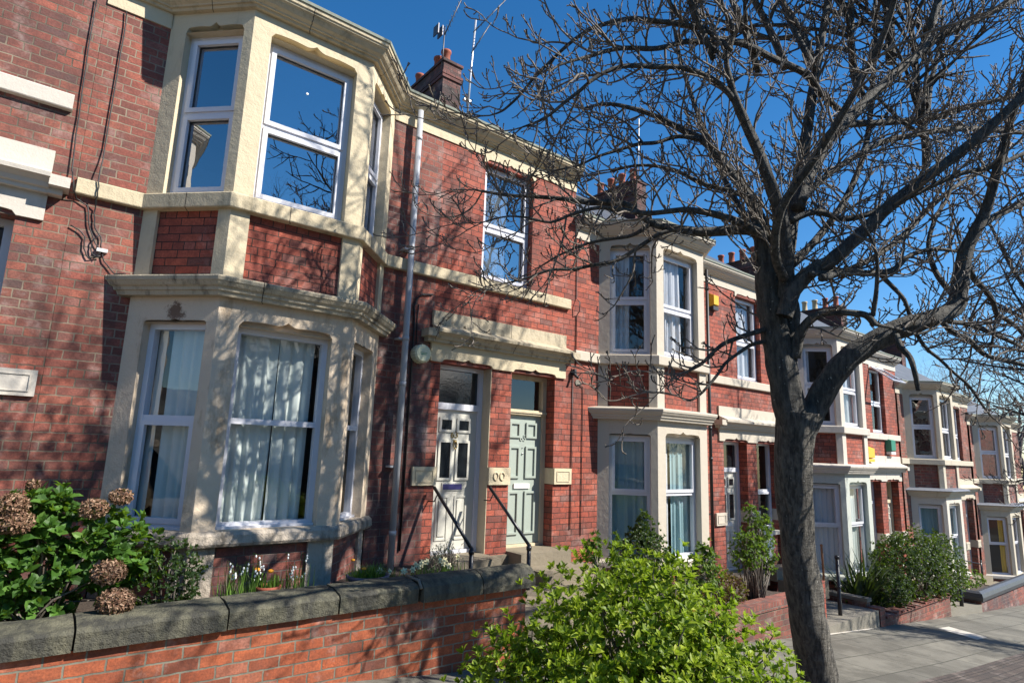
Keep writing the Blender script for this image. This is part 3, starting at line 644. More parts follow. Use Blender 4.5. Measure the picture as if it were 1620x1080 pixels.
# round white bell box by the first door
mb = MB(); vs = []; fs = []; N = 40
for r_, y_ in ((.0, -.135), (.088, -.135), (.105, -.115), (.108, -.02), (.10, 0)):
    for k in range(N):
        rr = r_*(1+(.05 if k % 2 else 0)*(r_ > .1)); t_ = 2*math.pi*k/N; vs.append((3.435+rr*math.cos(t_), y_, 3.30+rr*math.sin(t_)))
fs = [(i*N+k, (i+1)*N+k, (i+1)*N+(k+1) % N, i*N+(k+1) % N) for i in range(4) for k in range(N)]
mb.mesh(vs, fs, smooth=False); ab = mb.build('alarm_box', 'ivory_plastic', h0); ab['label'] = 'round ivory alarm bell box with a toothed rim'
mb = MB(); mb.box(3.39, 3.48, -.1375, -.1355, 3.305, 3.312); mb.box(3.40, 3.47, -.1375, -.1355, 3.285, 3.296); mb.build('printed_label', 'green_plastic', ab)
mb = MB(); mb.tube([(3.35, -.015, 1.1), (3.35, -.015, 3.7), (3.335, -.015, 3.86), (3.36, -.015, 3.96), (3.42, -.015, 4.02), (3.58, -.015, 4.055)], .011, 6)
mb.build('cable', 'cable', h0)
mb = MB(); mb.tube([(3.395, -.01, 3.42), (3.39, -.01, 3.75), (3.40, -.01, 3.9)], .006, 6); mb.build('cable', 'cable', h0)
mb = MB(); mb.box(5.935, 5.972, -.07, 0, 3.31, 3.40); mb.tube([(5.95, -.04, 3.33), (5.955, -.12, 3.27)], .02, 8); mb.build('outside_light', 'dark_plastic', h0)
for pts in ([(5.955, -.012, 3.30), (5.952, -.012, 2.6), (5.945, -.012, 1.2)],):
    mb = MB(); mb.tube(pts, .007, 6); mb.build('cable', 'cable', h0)
mb = MB(); mb.tube([(6.0, -.012, 5.3), (6.005, -.012, 4.45), (6.005, -.075, 4.40), (6.005, -.075, 4.25-.0), (6.01, -.012, 4.2), (6.01, -.012, 3.45)], .007, 6)
mb.tube([(6.09, -.012, 3.19), (6.15, -.012, 3.17), (6.16, -.012, 3.1), (6.15, -.012, 1.1)], .006, 6); mb.build('cable', 'cable', h1)
mb = MB(); N = 14; mb.mesh([(6.06+.05*math.cos(2*math.pi*k/N), y_, 3.22+.045*math.sin(2*math.pi*k/N)) for y_ in (-.012, 0) for k in range(N)], [tuple(range(N))]+[(k, (k+1) % N, N+(k+1) % N, N+k) for k in range(N)], smooth=False); mb.build('vent_cap', 'concrete', h1)
# telephone cables on the left
def wob(pts, r_, n=3, amp=.012, seed=1):
    rnd = random.Random(seed); out = []
    for p, q in zip(pts, pts[1:]):
        for i in range(n): t_ = i/n; out.append(tuple(p[j]+(q[j]-p[j])*t_+(rnd.uniform(-amp, amp) if j == 0 else 0) for j in range(3)))
    return out+[pts[-1]], r_
mb = MB()
for k, pts in enumerate(([(-.087, -.02, 6.10), (-.077, -.02, 5.6), (-.065, -.02, 4.96), (-.045, -.03, 4.45), (-.03, -.075, 4.38), (-.01, -.075, 4.27), (.013, -.02, 4.22), (.10, -.02, 4.18), (.13, -.02, 4.03), (.20, -.02, 3.86), (.245, -.03, 3.80), (.22, -.03, 3.74), (.18, -.02, 3.78), (.17, -.02, 3.86), (.22, -.02, 3.95)],
    [(.151, -.02, 6.10), (.158, -.02, 5.71), (.153, -.02, 4.74), (.153, -.07, 4.40), (.155, -.07, 4.27), (.157, -.02, 4.17), (.166, -.02, 4.03), (.23, -.02, 3.93), (.245, -.03, 3.82)],
    [(.004, -.02, 3.977), (.07, -.02, 3.955), (.12, -.02, 3.90), (.125, -.02, 3.80), (.17, -.02, 3.72), (.25, -.03, 3.76)],
    [(.255, -.02, 3.80), (.28, -.02, 3.72), (.375, -.02, 3.625), (.45, -.05, 3.64)])):
    p_, r_ = wob(pts, .008, 3, .006, k); mb.tube(p_, .0055, 6)
mb.build('cable', 'cable', h0)
mb = MB(); mb.box(.215, .295, -.04, 0, 3.795, 3.825); mb.build('junction_box', 'white_paint', h0)
# alarm boxes on the second and third houses
def wedge(x0, x1, z0, z1, dep, mat, parent, label, base=None):
    mb = MB(); y1 = -dep
    q = [(x0, 0, z0), (x1, 0, z0), (x1, 0, z1), (x0, 0, z1), (x0+.015, y1, z0+.04), (x1-.015, y1, z0+.04), (x1-.015, y1, z1-.05), (x0+.015, y1, z1-.05)]
    for f in ((4, 5, 6, 7), (0, 4, 7, 3), (5, 1, 2, 6), (7, 6, 2, 3), (0, 1, 5, 4)): mb.face([q[i] for i in f])
    o = mb.build('alarm_box', mat, parent); o['label'] = label
    if base: b_ = MB(); b_.box(x0+.01, x1-.01, -dep+.01, 0, z0-.06, z0+.01); b_.build('strobe_light', base, o)
wedge(9.38, 9.56, 4.93, 5.19, .10, 'yellow_plastic', h1, 'yellow alarm box with a dark strobe lens below', 'dark_plastic')
wedge(15.55, 15.93, 2.32, 2.62, .13, 'yellow_plastic', h2, 'yellow alarm box beside a green one', 'yellow_plastic')
wedge(16.95, 17.25, 2.52, 2.86, .13, 'green_plastic', h2, 'green alarm box beside a yellow one', 'white_paint')
# an open top-hung casement on the third house
X_, _ = seg((11.962, 0), (17.93, 0))
mb = MB(); q0 = lambda s, d_, z_: (11.962+s, d_, z_)
hinge, ang, ln = 4.60, R(52), .62
def P_(s, t): return (11.962+s, -.02-math.sin(ang)*t, hinge-math.cos(ang)*t)
def bar(s0, s1, t0, t1):
    n_ = Vector((0, -math.cos(ang), math.sin(ang)))*.03
    q = [Vector(P_(s, t)) for s, t in ((s0, t0), (s1, t0), (s1, t1), (s0, t1))]; q2 = [p+n_ for p in q]
    mb.face(q); mb.face(q2[::-1])
    for i in range(4): mb.face([q[i], q[(i+1) % 4], q2[(i+1) % 4], q2[i]])
bar(4.30, 5.12, 0, .05); bar(4.30, 5.12, ln-.05, ln); bar(4.30, 4.35, .05, ln-.05); bar(5.07, 5.12, .05, ln-.05)
oc = mb.build('window_casement', 'upvc', h2); oc['label'] = 'open top-hung casement tilted outwards'
mb = MB(); mb.face([P_(4.35, .05), P_(5.07, .05), P_(5.07, ln-.05), P_(4.35, ln-.05)]); mb.build('glass', 'glass', oc)
mb = MB(); mb.tube([(1.708, -.487, 5.70), (1.708, -.4855, 5.70)], [.012, .014], 12); mb.build('suction_cup', 'white_paint', h0)
# aerials on the first chimney
def yagi(mb, p, d, L, n, el):
    p = Vector(p); d = Vector(d).normalized(); s = d.cross(Vector((0, 0, 1))).normalized(); s = Vector((1, -.2, 0)).normalized() if s.length < .1 else s
    mb.tube([p, p+d*L], .012, 5)
    for i in range(n):
        c = p+d*(L*(i+.5)/n); mb.tube([c-s*el, c+s*el], .006, 4)
zc = 10.1
mb = MB(); mb.tube([(5.60, 3.62, zc-.3), (5.60, 3.60, zc+.75)], .014, 6)
yagi(mb, (5.60, 3.60, zc+.55), (.28, -.25, 1.0), 1.05, 9, .10)
mb.box(5.42, 5.44, 3.55, 3.75, zc+.50, zc+.72); mb.box(5.52, 5.54, 3.55, 3.75, zc+.50, zc+.72); mb.build('aerial', 'aerial_metal', ch0)
mb = MB(); mb.tube([(6.20, 3.50, zc-1.15), (6.22, 3.48, zc+.0), (6.26, 3.45, zc+1.15)], .022, 8); mb.box(6.10, 6.26, 3.48, 3.56, zc-1.1, zc-1.06); mb.box(6.10, 6.26, 3.48, 3.56, zc-.75, zc-.71); mb.build('aerial_mast', 'galvanised', ch0)
mb = MB(); yagi(mb, (6.22, 3.46, zc+.85), (.55, -.35, .85), 1.1, 6, .07); yagi(mb, (6.2, 3.46, zc+.35), (.38, -.25, .9), .85, 6, .07); mb.build('aerial', 'aerial_metal', ch0)
mb = MB(); mb.tube([(11.75, 3.6, 9.3), (11.78, 3.6, 11.2)], .018, 6); mb.build('aerial_mast', 'galvanised', ch1)

# ------------------------------------------------------------------ garden walls, steps, rails
GW = 'low front garden walls'
gw = thing('garden_wall', 'near orange brick garden wall capped with dark worn stone', 'wall', (2, -1.4, .45), GW)
mb = MB(); mb.panel((-3, -1.5), (3.93, -1.5), -.4, .946, t=.1, u0=0); mb.face([(3.93, -1.5, -.4), (3.93, -1.28, -.4), (3.93, -1.28, .946), (3.93, -1.5, .946)], [(0, -.4), (.22, -.4), (.22, .946), (0, .946)])
mb.face([(-3, -1.28, -.4), (3.93, -1.28, -.4), (3.93, -1.28, .946), (-3, -1.28, .946)]); mb.build('brickwork', 'brick_garden', gw)
js = [-3, -1.6, -.5, .354, 1.222, 2.023, 2.72]
rnd = random.Random(4)
for k, (s0, s1) in enumerate(zip(js, js[1:])):
    mb = MB(); dy, dzz = rnd.uniform(-.006, .006), rnd.uniform(-.004, .006); nseg = 6
    prof = [(-1.545+dy, .948), (-1.55+dy, 1.055+dzz), (-1.535+dy, 1.078+dzz), (-1.40, 1.108+dzz), (-1.25, 1.108+dzz), (-1.25, .948)]
    xs = [s0+.006+(s1-s0-.012)*i/nseg for i in range(nseg+1)]; rr = []
    for i, x in enumerate(xs): rr.append([(x, y+rnd.uniform(-.004, .004), zz+(rnd.uniform(-.005, .005) if zz > 1 else 0)) for y, zz in prof])
    for i in range(nseg):
        for j in range(len(prof)): j2 = (j+1) % len(prof); mb.face([rr[i][j], rr[i+1][j], rr[i+1][j2], rr[i][j2]])
    mb.face(rr[0]); mb.face(rr[-1][::-1]); mb.build('coping_stone', 'dark_coping', gw)
for s0, s1 in ((2.75, 3.36), (3.37, 3.98)):
    mb = MB(); arc = [(-1.58, .95), (-1.585, 1.00), (-1.57, 1.07), (-1.52, 1.118), (-1.44, 1.14), (-1.36, 1.135), (-1.28, 1.105), (-1.25, 1.05), (-1.25, .95)]
    for j in range(len(arc)): j2 = (j+1) % len(arc); mb.face([(s0, *arc[j]), (s1, *arc[j]), (s1, *arc[j2]), (s0, *arc[j2])], smooth=False)
    mb.face([(s0, *p) for p in arc]); mb.face([(s1, *p) for p in arc[::-1]]); c_ = mb.build('coping_stone', 'dark_coping', gw); c_['label'] = 'darker rounded coping stone'
mb = MB(); mb.tube([(2.735, -1.556, 1.06), (2.74, -1.50, 1.115), (2.73, -1.3, 1.12)], .014, 6); mb.build('mortar_joint', 'concrete', gw)
# garden ground behind walls
def bed(x0, x1, zz, mat='soil', y0=-1.3):
    mb = MB(); n = 10; m = 6; rnd = random.Random(int(x0*10)); vs = [(x0+(x1-x0)*i/n, y0+(0-y0)*j/m, zz+rnd.uniform(-.02, .02)) for j in range(m+1) for i in range(n+1)]
    mb.mesh(vs, [(j*(n+1)+i, j*(n+1)+i+1, (j+1)*(n+1)+i+1, (j+1)*(n+1)+i) for j in range(m) for i in range(n)]); mb.face([(x0, y0, zz-.6), (x1, y0, zz-.6), (x1, y0, zz), (x0, y0, zz)])
    return structure(mb.build('garden_soil', mat))
bed(-3, 3.60, .93); bed(5.99, 9.60, .18); bed(12.2, 15.6, -.52); bed(17.75, 22, -1.1)
def slab(x0, x1, y0, y1, z0, z1, mat='concrete'):
    mb = MB(); mb.box(x0, x1, y0, y1, z0, z1); return structure(mb.build('garden_path', mat))
slab(3.605, 5.975, -1.48, -.0, .0, .70, 'step_stone'); slab(9.62, 11.95, -1.52, -.0, -.7, -.28); slab(15.62, 17.6, -1.52, 0, -1.4, -.87); slab(21.8, 23.6, -1.5, 0, -2, -1.35)
# second garden: low brick wall with soldier course
gw2 = thing('garden_wall', 'low brick garden wall with a brick-on-edge top left of the tree trunk', 'wall', (8, -1.4, -.1), GW)
mb = MB(); mb.panel((6.3, -1.5), (9.75, -1.5), -.6, .16, t=.1); mb.box(6.3, 9.75, -1.4999+.002, -1.28, -.6, .16); mb.build('brickwork', 'brick_old', gw2)
mb = MB(); mb.box(6.28, 9.77, -1.515, -1.27, .162, .27); mb.build('coping', 'brick_edge', gw2)
mb = MB(); mb.box(9.78, 10.02, -1.52, -1.26, -.6, .40); mb.build('end_pier', 'brick_red', gw2)
gw3 = thing('garden_wall', 'short stepped side wall of brick and stone running back beside the gate post', 'wall', (12.1, -.8, -.4), GW)
mb = MB(); mb.box(12.02, 12.17, -1.30, -.05, -.7, -.20); mb.build('side_wall', 'brick_old', gw3)
mb = MB(); mb.box(12.0, 12.19, -1.32, -.03, -.20, -.14); mb.build('coping', 'concrete', gw3)
mb = MB(); mb.box(12.0, 12.22, -1.52, -1.325, -.8, -.26); mb.build('end_pier', 'brick_old', gw3)
gw4 = thing('garden_wall', 'very low brick wall under the glossy green shrubs', 'wall', (14, -1.4, -.6), GW)
mb = MB(); mb.panel((12.225, -1.5), (15.6, -1.5), -1.2, -.46, t=.1); mb.box(12.225, 15.6, -1.498, -1.3, -1.2, -.46); mb.build('brickwork', 'brick_old', gw4)
mb = MB()
rnd = random.Random(3)
for k in range(38): x = 12.25+k*.088; mb.box(x, x+.075, -1.54, -1.28, -.455, -.40-.05*rnd.random()); 
mb.build('rough_coping', 'brick_old', gw4)
gw5 = thing('garden_wall', 'brick garden wall with thick blue black rounded coping at the far right', 'wall', (20, -1.4, -1), GW)
mb = MB(); mb.panel((17.65, -1.5), (23.4, -1.5), -2.2, -.80, t=.1); mb.panel((17.65, 0), (17.65, -1.5), -2.2, -.80, t=.1); mb.build('brickwork', 'brick_sooty', gw5)
mb = MB(); mb.sweep([(17.62, -.05), (17.62, -1.52), (23.4, -1.52)], [(.03, -.80), (.045, -.72), (.02, -.64), (-.05, -.60), (-.14, -.61), (-.2, -.66), (-.22, -.80)]); mb.build('coping', 'blue_coping', gw5)

RG = 'black handrails and posts at the garden steps'
def rail(label, pts, extra=None, fin=False):
    mb = MB(); mb.tube(pts[:2], .019, 10); mb.sphere(pts[1], .024); 
    t_ = thing('handrail', label, 'handrail', pts[-1], RG); mb.build('rail', 'black_paint', t_)
    mb = MB(); mb.tube([(pts[1][0], pts[1][1], pts[1][2]+.0), pts[2]], .024, 10); mb.tube([(pts[1][0], pts[1][1], pts[1][2]-.05), (pts[1][0], pts[1][1], pts[1][2]-.01)], .031, 10); mb.build('post', 'black_paint', t_)
    mb = MB(); w_ = pts[0]; mb.tube([(w_[0]-.02, .0, w_[2]-.16), (w_[0]-.0, -.10, w_[2]-.16), (w_[0]+.02, -.13, w_[2]-.08)], .008, 6); mb.build('bracket', 'black_paint', t_)
rail('black tube handrail sloping down from beside the white front door', [(3.707, -.08, 1.785), (3.80, -.75, 1.191), (3.80, -.75, .60)])
rail('black tube handrail sloping down from the brick pier left of the sage green door', [(4.503, -.08, 1.777), (4.594, -.75, 1.178), (4.594, -.75, .40)])
def post(label, x, y, z0, z1, r_, to=None):
    t_ = thing('handrail', label, 'handrail', (x, y, z0), RG)
    mb = MB(); mb.tube([(x, y, z0-.1), (x, y, z0+.25), (x, y, z0+.26), (x, y, z1)], [r_*1.15, r_*1.15, r_, r_], 10); mb.sphere((x, y, z1+.02), r_*1.5); mb.sphere((x, y, (z0+z1)/2), r_*1.4); mb.build('post', 'black_paint', t_)
    if to: mb = MB(); mb.tube([(x, y, z1-.05)]+to, .014, 8); mb.build('rail', 'black_paint', t_)
post('black metal post standing on the path right of the tree trunk', 10.98, -1.3, -.30, .62, .028)
post('black metal post between the big shrub and the blue coped wall', 17.0, -1.3, -.88, .05, .035, [(16.4, -.6, .05), (16.1, -.2, .15)])
post('black iron rail on a thin post above the far blue coping', 20.2, -.9, -.7, -.25, .02, [(19.0, -.5, -.08), (18.3, -.2, .1)])

# ------------------------------------------------------------------ plants
def leafshape(mb, p, d, n, L, wd, u, fold=.25, curl=.2, segs=2):
    # a folded pointed leaf: base p, direction d, face normal n
    s = d.cross(n); s = s.normalized() if s.length > 1e-6 else d.orthogonal().normalized(); n = s.cross(d).normalized()
    m1 = p+d*L*.35; m2 = p+d*L*.75-n*L*curl*.35; tip = p+d*L-n*L*curl
    e = wd*.5
    vs = [p, m1+s*e+n*fold*e, m1, m1-s*e+n*fold*e, m2+s*e*.75+n*fold*e*.7, m2, m2-s*e*.75+n*fold*e*.7, tip]
    fs = [(0, 2, 1), (0, 3, 2), (1, 2, 5, 4), (2, 3, 6, 5), (4, 5, 7), (5, 6, 7)]
    mb.mesh(vs, fs, [[(u, .5)]*len(f) for f in fs], smooth=False)
def rv(r_): return Vector((r_.gauss(0, 1), r_.gauss(0, 1), r_.gauss(0, 1))).normalized()
def shrub(name, label, cat, base, blobs, nros, nl, L, wd, mat, seed=1, group=None, inner=.55, stems=14, updir=.35, spread=1.0, stemr=.008, zmin=None, parts='foliage'):
    rnd = random.Random(seed); t_ = thing(name, label, cat, base, group); mb = MB(); base = Vector(base)
    tot = sum(b_[3]*b_[4]+b_[4]*b_[5]+b_[3]*b_[5] for b_ in blobs); tips = []
    for cx, cy, cz, rx, ry, rz in blobs:
        c = Vector((cx, cy, cz)); k = int(nros*(rx*ry+ry*rz+rx*rz)/tot)
        for _ in range(k):
            d = rv(rnd); rr = rnd.uniform(inner, 1.0)**.5*rnd.choice((1, 1, 1, 1.08)); lump = 1+.16*math.sin(d.x*7+seed)*math.cos(d.z*6+d.y*5)+max(0, rnd.gauss(0, .05))
            p = c+Vector((d.x*rx, d.y*ry, d.z*rz))*rr*lump
            if zmin and p.z < zmin: p.z = zmin+rnd.random()*.1
            ax = (Vector((d.x/rx, d.y/ry, d.z/rz)).normalized()*.8+Vector((0, 0, updir))+rv(rnd)*.45).normalized(); tips.append((p, ax))
            o1 = ax.orthogonal().normalized(); o2 = ax.cross(o1); tint = rnd.random(); a0 = rnd.random()*6
            for i in range(nl):
                a = a0+i*2.4; opn = (.35+.75*(i/nl))*spread
                dd = (ax*math.cos(opn)+(o1*math.cos(a)+o2*math.sin(a))*math.sin(opn)+rv(rnd)*.12).normalized()
                s_ = rnd.uniform(.5, 1.25)*(.65+.5*i/nl); nn = (ax-dd*ax.dot(dd)); nn = nn.normalized() if nn.length > .05 else o1
                leafshape(mb, p-ax*.25*L*(i/nl), dd, nn, L*s_, wd*s_, min(.999, max(0, .5*tint+.5*rnd.random())), .3, rnd.uniform(.0, .35))
    mb.build(parts, mat, t_)
    mb = MB(); rnd.shuffle(tips)
    for p, ax in tips[:stems]:
        q0 = base+Vector((rnd.uniform(-.1, .1), rnd.uniform(-.1, .1), 0)); mid = (q0+p)*.5+Vector((0, 0, .1))+rv(rnd)*.05; mb.tube([q0, mid, p-ax*.1, p], [stemr, stemr*.8, stemr*.5, stemr*.3], 5)
    mb.build('stem', 'twig_bark', t_); return t_
# the bright evergreen in the foreground
shrub('evergreen_shrub', 'big bright yellow green shrub filling the foreground left of the tree trunk', 'shrub', (2.75, -3.95, gz(2.75)),
      [(2.62, -3.86, .98, .74, .62, .70), (3.1, -4.1, .90, .60, .45, .46), (2.20, -3.60, .85, .52, .42, .46), (2.80, -3.9, 1.25, .55, .45, .42)], 5200, 8, .047, .022, 'leaf_bright', seed=3, inner=.3, stems=220, updir=.6)
rnd = random.Random(8)
# hydrangea with dried heads
hy = shrub('hydrangea', 'leafy hydrangea with brown dried flower heads behind the garden wall at left', 'shrub', (.15, -1.0, .93),
      [(.05, -.98, 1.42, .42, .28, .42), (.52, -.98, 1.40, .30, .25, .30), (.15, -1.0, 1.72, .15, .15, .16), (-.25, -1.0, 1.3, .3, .25, .35)], 760, 7, .078, .047, 'leaf_hydrangea', seed=5, inner=.2, stems=40, stemr=.009, updir=.7, zmin=1.0)
for k, (fx, fy, fz, fr) in enumerate(((-.047, -1.2, 1.79, .085), (-.02, -1.2, 1.68, .105), (.381, -1.2, 1.75, .085), (.533, -1.15, 1.82, .07), (.52, -1.22, 1.335, .105), (.57, -1.33, 1.165, .115), (.04, -1.1, 1.90, .035))):
    mb = MB(); fr *= .88
    for _ in range(int(620*(fr/.1)**2)):
        d = rv(rnd); sc = Vector((1.08, 1.0, .78)); p = Vector((fx, fy, fz))+Vector((d.x*sc.x, d.y*sc.y, d.z*sc.z))*fr*rnd.uniform(.78, 1.0)
        for _k in range(2):
            dd = (d.cross(rv(rnd))+d*.35).normalized(); leafshape(mb, p, dd, d, .026, .013, rnd.random(), .5, rnd.uniform(-.3, .5))
    mb.build('dried_flower_head', 'dried_petal', hy)
shrub('evergreen_shrub', 'small dark shaded evergreen between the hydrangea and the bay sill', 'shrub', (.95, -1.05, .93), [(.90, -1.05, 1.22, .25, .18, .28)], 420, 6, .035, .018, 'leaf_dark', seed=9, stems=12)
# snowdrops and other spring flowers
FG = 'small spring flowers behind the coping'
def blades(mb, c, n, h0_, h1_, spread, wd, rnd, lean=.35):
    tips = []
    for _ in range(n):
        a = rnd.random()*6.28; p = Vector((c[0]+rnd.gauss(0, spread), c[1]+rnd.gauss(0, spread*.6), c[2])); h_ = rnd.uniform(h0_, h1_); d = Vector((math.cos(a)*lean*rnd.random(), math.sin(a)*lean*rnd.random(), 1)).normalized()
        s = Vector((math.cos(a+1.5), math.sin(a+1.5), 0)); u = rnd.random(); prev = None; q = p.copy()
        pts = []
        for i in range(5): pts.append(q.copy()); q += d*h_/4; d = (d+Vector((math.cos(a), math.sin(a), -.3))*.10*i*lean).normalized()
        vs = []
        for i, x in enumerate(pts): ww = wd*(1-.85*(i/4)**2)/2; vs += [x+s*ww, x-s*ww]
        fs = [(2*i, 2*i+1, 2*i+3, 2*i+2) for i in range(4)]; mb.mesh(vs, fs, [[(u, .5)]*4]*4); tips.append(pts[-1])
    return tips
def flower_clump(name, label, cat, c, n, h0_, h1_, spread, heads, petal, kind='bell', seed=1, wd=.009, hh=None):
    rnd = random.Random(seed); t_ = thing(name, label, cat, c, FG); mb = MB(); blades(mb, c, n, h0_, h1_, spread, wd, rnd); mb.build('leaves', 'leaf_blade', t_)
    mb = MB(); st = MB()
    for _ in range(heads):
        p = Vector((c[0]+rnd.gauss(0, spread*1.2), c[1]+rnd.gauss(0, spread*.5), c[2])); top = p+Vector((rnd.gauss(0, .04), rnd.gauss(0, .03), rnd.uniform(*(hh or (h0_, h1_*1.1))))); e = top+Vector((.02, -.02, -.012))
        st.tube([p, (p+top)/2, top, e], [.003, .0025, .002, .002], 4)
        if kind == 'bell':
            for k in range(rnd.choice((1, 2, 3))):
                q = e+Vector((rnd.uniform(-.02, .02), rnd.uniform(-.02, .02), -.012-.02*k)); mb.sphere(q, .0075, 6, 4, (1, 1, 1.5))
        elif kind == 'daisy': mb.sphere(top, .022, 10, 5, (1, .8, .55))
        else:
            ax = Vector((rnd.gauss(0, .4), -1, .3)).normalized(); o1 = ax.orthogonal().normalized(); o2 = ax.cross(o1)
            for k in range(6):
                a = k*math.pi/3; dd = (o1*math.cos(a)+o2*math.sin(a)+ax*.25).normalized(); leafshape(mb, top, dd, ax, .034, .02, .5)
            mb.tube([top, top+ax*.022], [.007, .011], 8); mb.build('bloom', petal, t_); mb = MB()
    st.build('stalks', 'leaf_blade', t_)
    if mb.v: mb.build('blooms', petal, t_); return t_
flower_clump('snowdrops', 'clump of tall white snowdrops in front of the pale corner pilaster', 'flowers', (1.36, -1.17, 1.0), 60, .18, .34, .055, 12, 'petal_white', seed=2, hh=(.24, .38))
flower_clump('snowdrops', 'looser white snowdrops right of the terracotta pot', 'flowers', (1.78, -1.15, 1.0), 34, .15, .3, .07, 9, 'petal_white', seed=4, hh=(.18, .36))
flower_clump('snowdrops', 'white snowdrops directly behind the two orange marigolds', 'flowers', (1.55, -1.0, .98), 20, .15, .3, .06, 5, 'petal_white', seed=14, hh=(.2, .34))
pt = thing('flower_pot', 'terracotta pot below the two marigolds', 'plant pot', (1.60, -1.13, .95), 'plant pots'); mb = MB(); mb.lathe((1.60, -1.13, .95), [(.06, 0), (.085, .14), (.098, .142), (.10, .175), (.088, .175), (.08, .13), (0, .12)], 20); mb.build('pot', 'terracotta', pt)
flower_clump('marigolds', 'two orange yellow marigolds above the terracotta pot', 'flowers', (1.58, -1.12, 1.07), 60, .06, .15, .05, 0, 'petal_orange', 'daisy', seed=6, wd=.02)
mg = bpy.data.objects['marigolds']
mb = MB()
for q in ((1.50, -1.15, 1.255), (1.605, -1.15, 1.235)): mb.sphere(q, .024, 12, 6, (1, .9, .6))
mb.build('flower_heads', 'petal_orange', mg)
pt = thing('plant_pot', 'wide purple glazed pot of feathery greens by the bay corner', 'plant pot', (2.50, -1.02, .93), 'plant pots'); mb = MB(); mb.lathe((2.50, -1.02, .93), [(.10, 0), (.16, .12), (.185, .15), (.19, .175), (.17, .175), (.15, .13), (0, .12)], 24); mb.build('pot', 'purple_glaze', pt)
rn = random.Random(3); mb = MB(); blades(mb, (2.52, -1.0, 1.05), 420, .06, .17, .085, .008, rn, 1.2); mb.build('foliage', 'leaf_blade', pt)
mb = MB()
for q in ((2.355, -1.0, 1.235), (2.42, -1.1, 1.175)): mb.sphere(q, .02, 10, 5, (1, .9, .6))
mb.build('flower_heads', 'petal_orange', pt)
flower_clump('daffodils', 'pale daffodils under the downpipe', 'flowers', (2.98, -1.08, .96), 120, .10, .19, .17, 9, 'petal_cream', 'daff', seed=12, wd=.012, hh=(.16, .24))
flower_clump('daffodils', 'two pale daffodils nearest the first handrail', 'flowers', (3.28, -1.05, .96), 50, .10, .19, .09, 4, 'petal_cream', 'daff', seed=22, wd=.012, hh=(.16, .24))
shrub('lavender', 'thin grey lavender stalks below the white front door', 'plant', (3.5, -.75, .93), [(3.48, -.78, 1.12, .16, .14, .20), (3.3, -.8, 1.1, .12, .12, .18)], 190, 7, .035, .006, 'leaf_grey', seed=5, stems=120, stemr=.004, updir=1.2, inner=.1)
# shrubs at the second house
shrub('evergreen_shrub', 'rounded dark green shrub under the second house bay window', 'shrub', (6.35, -.98, .18), [(6.32, -.95, .80, .42, .34, .52), (6.38, -.95, 1.28, .13, .12, .22)], 1500, 6, .045, .026, 'leaf_dark', seed=21, stems=30, updir=.6)
shrub('leafy_shrub', 'sparse mid green shrub with upright shoots beside the sage door', 'shrub', (5.6, -1.25, .3), [(5.15, -1.2, 1.15, .10, .10, .26), (5.45, -1.3, 1.05, .10, .10, .30), (5.7, -1.35, .75, .35, .2, .3), (6.9, -1.45, .75, .35, .2, .3), (6.95, -1.45, 1.05, .13, .1, .16)], 420, 7, .062, .036, 'leaf_mid', seed=23, stems=70, stemr=.006, inner=.1)
shrub('red_leaf_shrub', 'dark red leaved shrub below the second house bay sill', 'shrub', (7.5, -1.15, .18), [(7.45, -1.15, .52, .45, .22, .26), (7.95, -1.15, .42, .3, .2, .2)], 700, 6, .042, .022, 'leaf_red', seed=25, stems=30)
shrub('rose_bush', 'leggy rose bush with bare lower stems left of the tree trunk', 'shrub', (8.55, -1.2, .18), [(8.35, -1.2, .95, .30, .22, .32), (8.75, -1.2, 1.15, .22, .2, .34), (8.5, -1.2, 1.42, .12, .1, .16), (8.9, -1.15, .75, .2, .2, .25)], 520, 6, .055, .032, 'leaf_mid', seed=27, stems=70, stemr=.011, inner=.05)
mb = MB(); mb.box(10.28, 10.60, -.42, -.22, .69, .72); mb.box(10.30, 10.58, -.40, -.24, .45, .93)
single(mb, 'planter_box', 'white_paint', 'small white box planter beside the second house doorway', 'planter', (10.4, -.3, .45))
# third garden
ph = thing('phormium', 'spiky dark strap leaved plant right of the tree trunk', 'plant', (12.75, -.9, -.5)); rn = random.Random(4); mb = MB(); blades(mb, (12.75, -.9, -.5), 60, .7, 1.25, .10, .06, rn, 1.0); blades(mb, (12.7, -.9, -.5), 60, .6, 1.0, .15, .06, rn, 2.2); mb.build('leaves', 'leaf_phormium', ph)
shrub('glossy_shrub', 'large glossy green shrub overhanging the low wall under the fourth house', 'shrub', (14.9, -1.2, -.52), [(14.9, -1.15, .10, 1.1, .50, .74), (16.1, -1.2, .0, .85, .42, .72), (14.0, -1.1, .30, .65, .4, .50)], 3600, 6, .06, .032, 'leaf_dark', seed=31, stems=30)
shrub('glossy_shrub', 'lower glossy shrub between the spiky plant and the large green shrub', 'shrub', (13.45, -1.2, -.52), [(13.4, -1.15, -.15, .62, .34, .42)], 1100, 6, .055, .03, 'leaf_dark', seed=33, stems=20)
shrub('small_shrub', 'low green plants behind the blue coped wall', 'shrub', (18.6, -.8, -1.1), [(18.3, -.8, -.55, .5, .3, .28), (19.5, -.8, -.6, .5, .3, .2)], 300, 6, .06, .03, 'leaf_mid', seed=35, stems=12)
mb = MB(); mb.tube([(11.3, -.9, -.3), (11.32, -.9, .35), (11.3, -.9, .75)], .02, 8); mb.sphere((11.3, -.9, .76), .024)
single(mb, 'garden_stake', 'dark_stick', 'short orange brown stake beside the tree trunk', 'stake', (11.3, -.9, -.3))
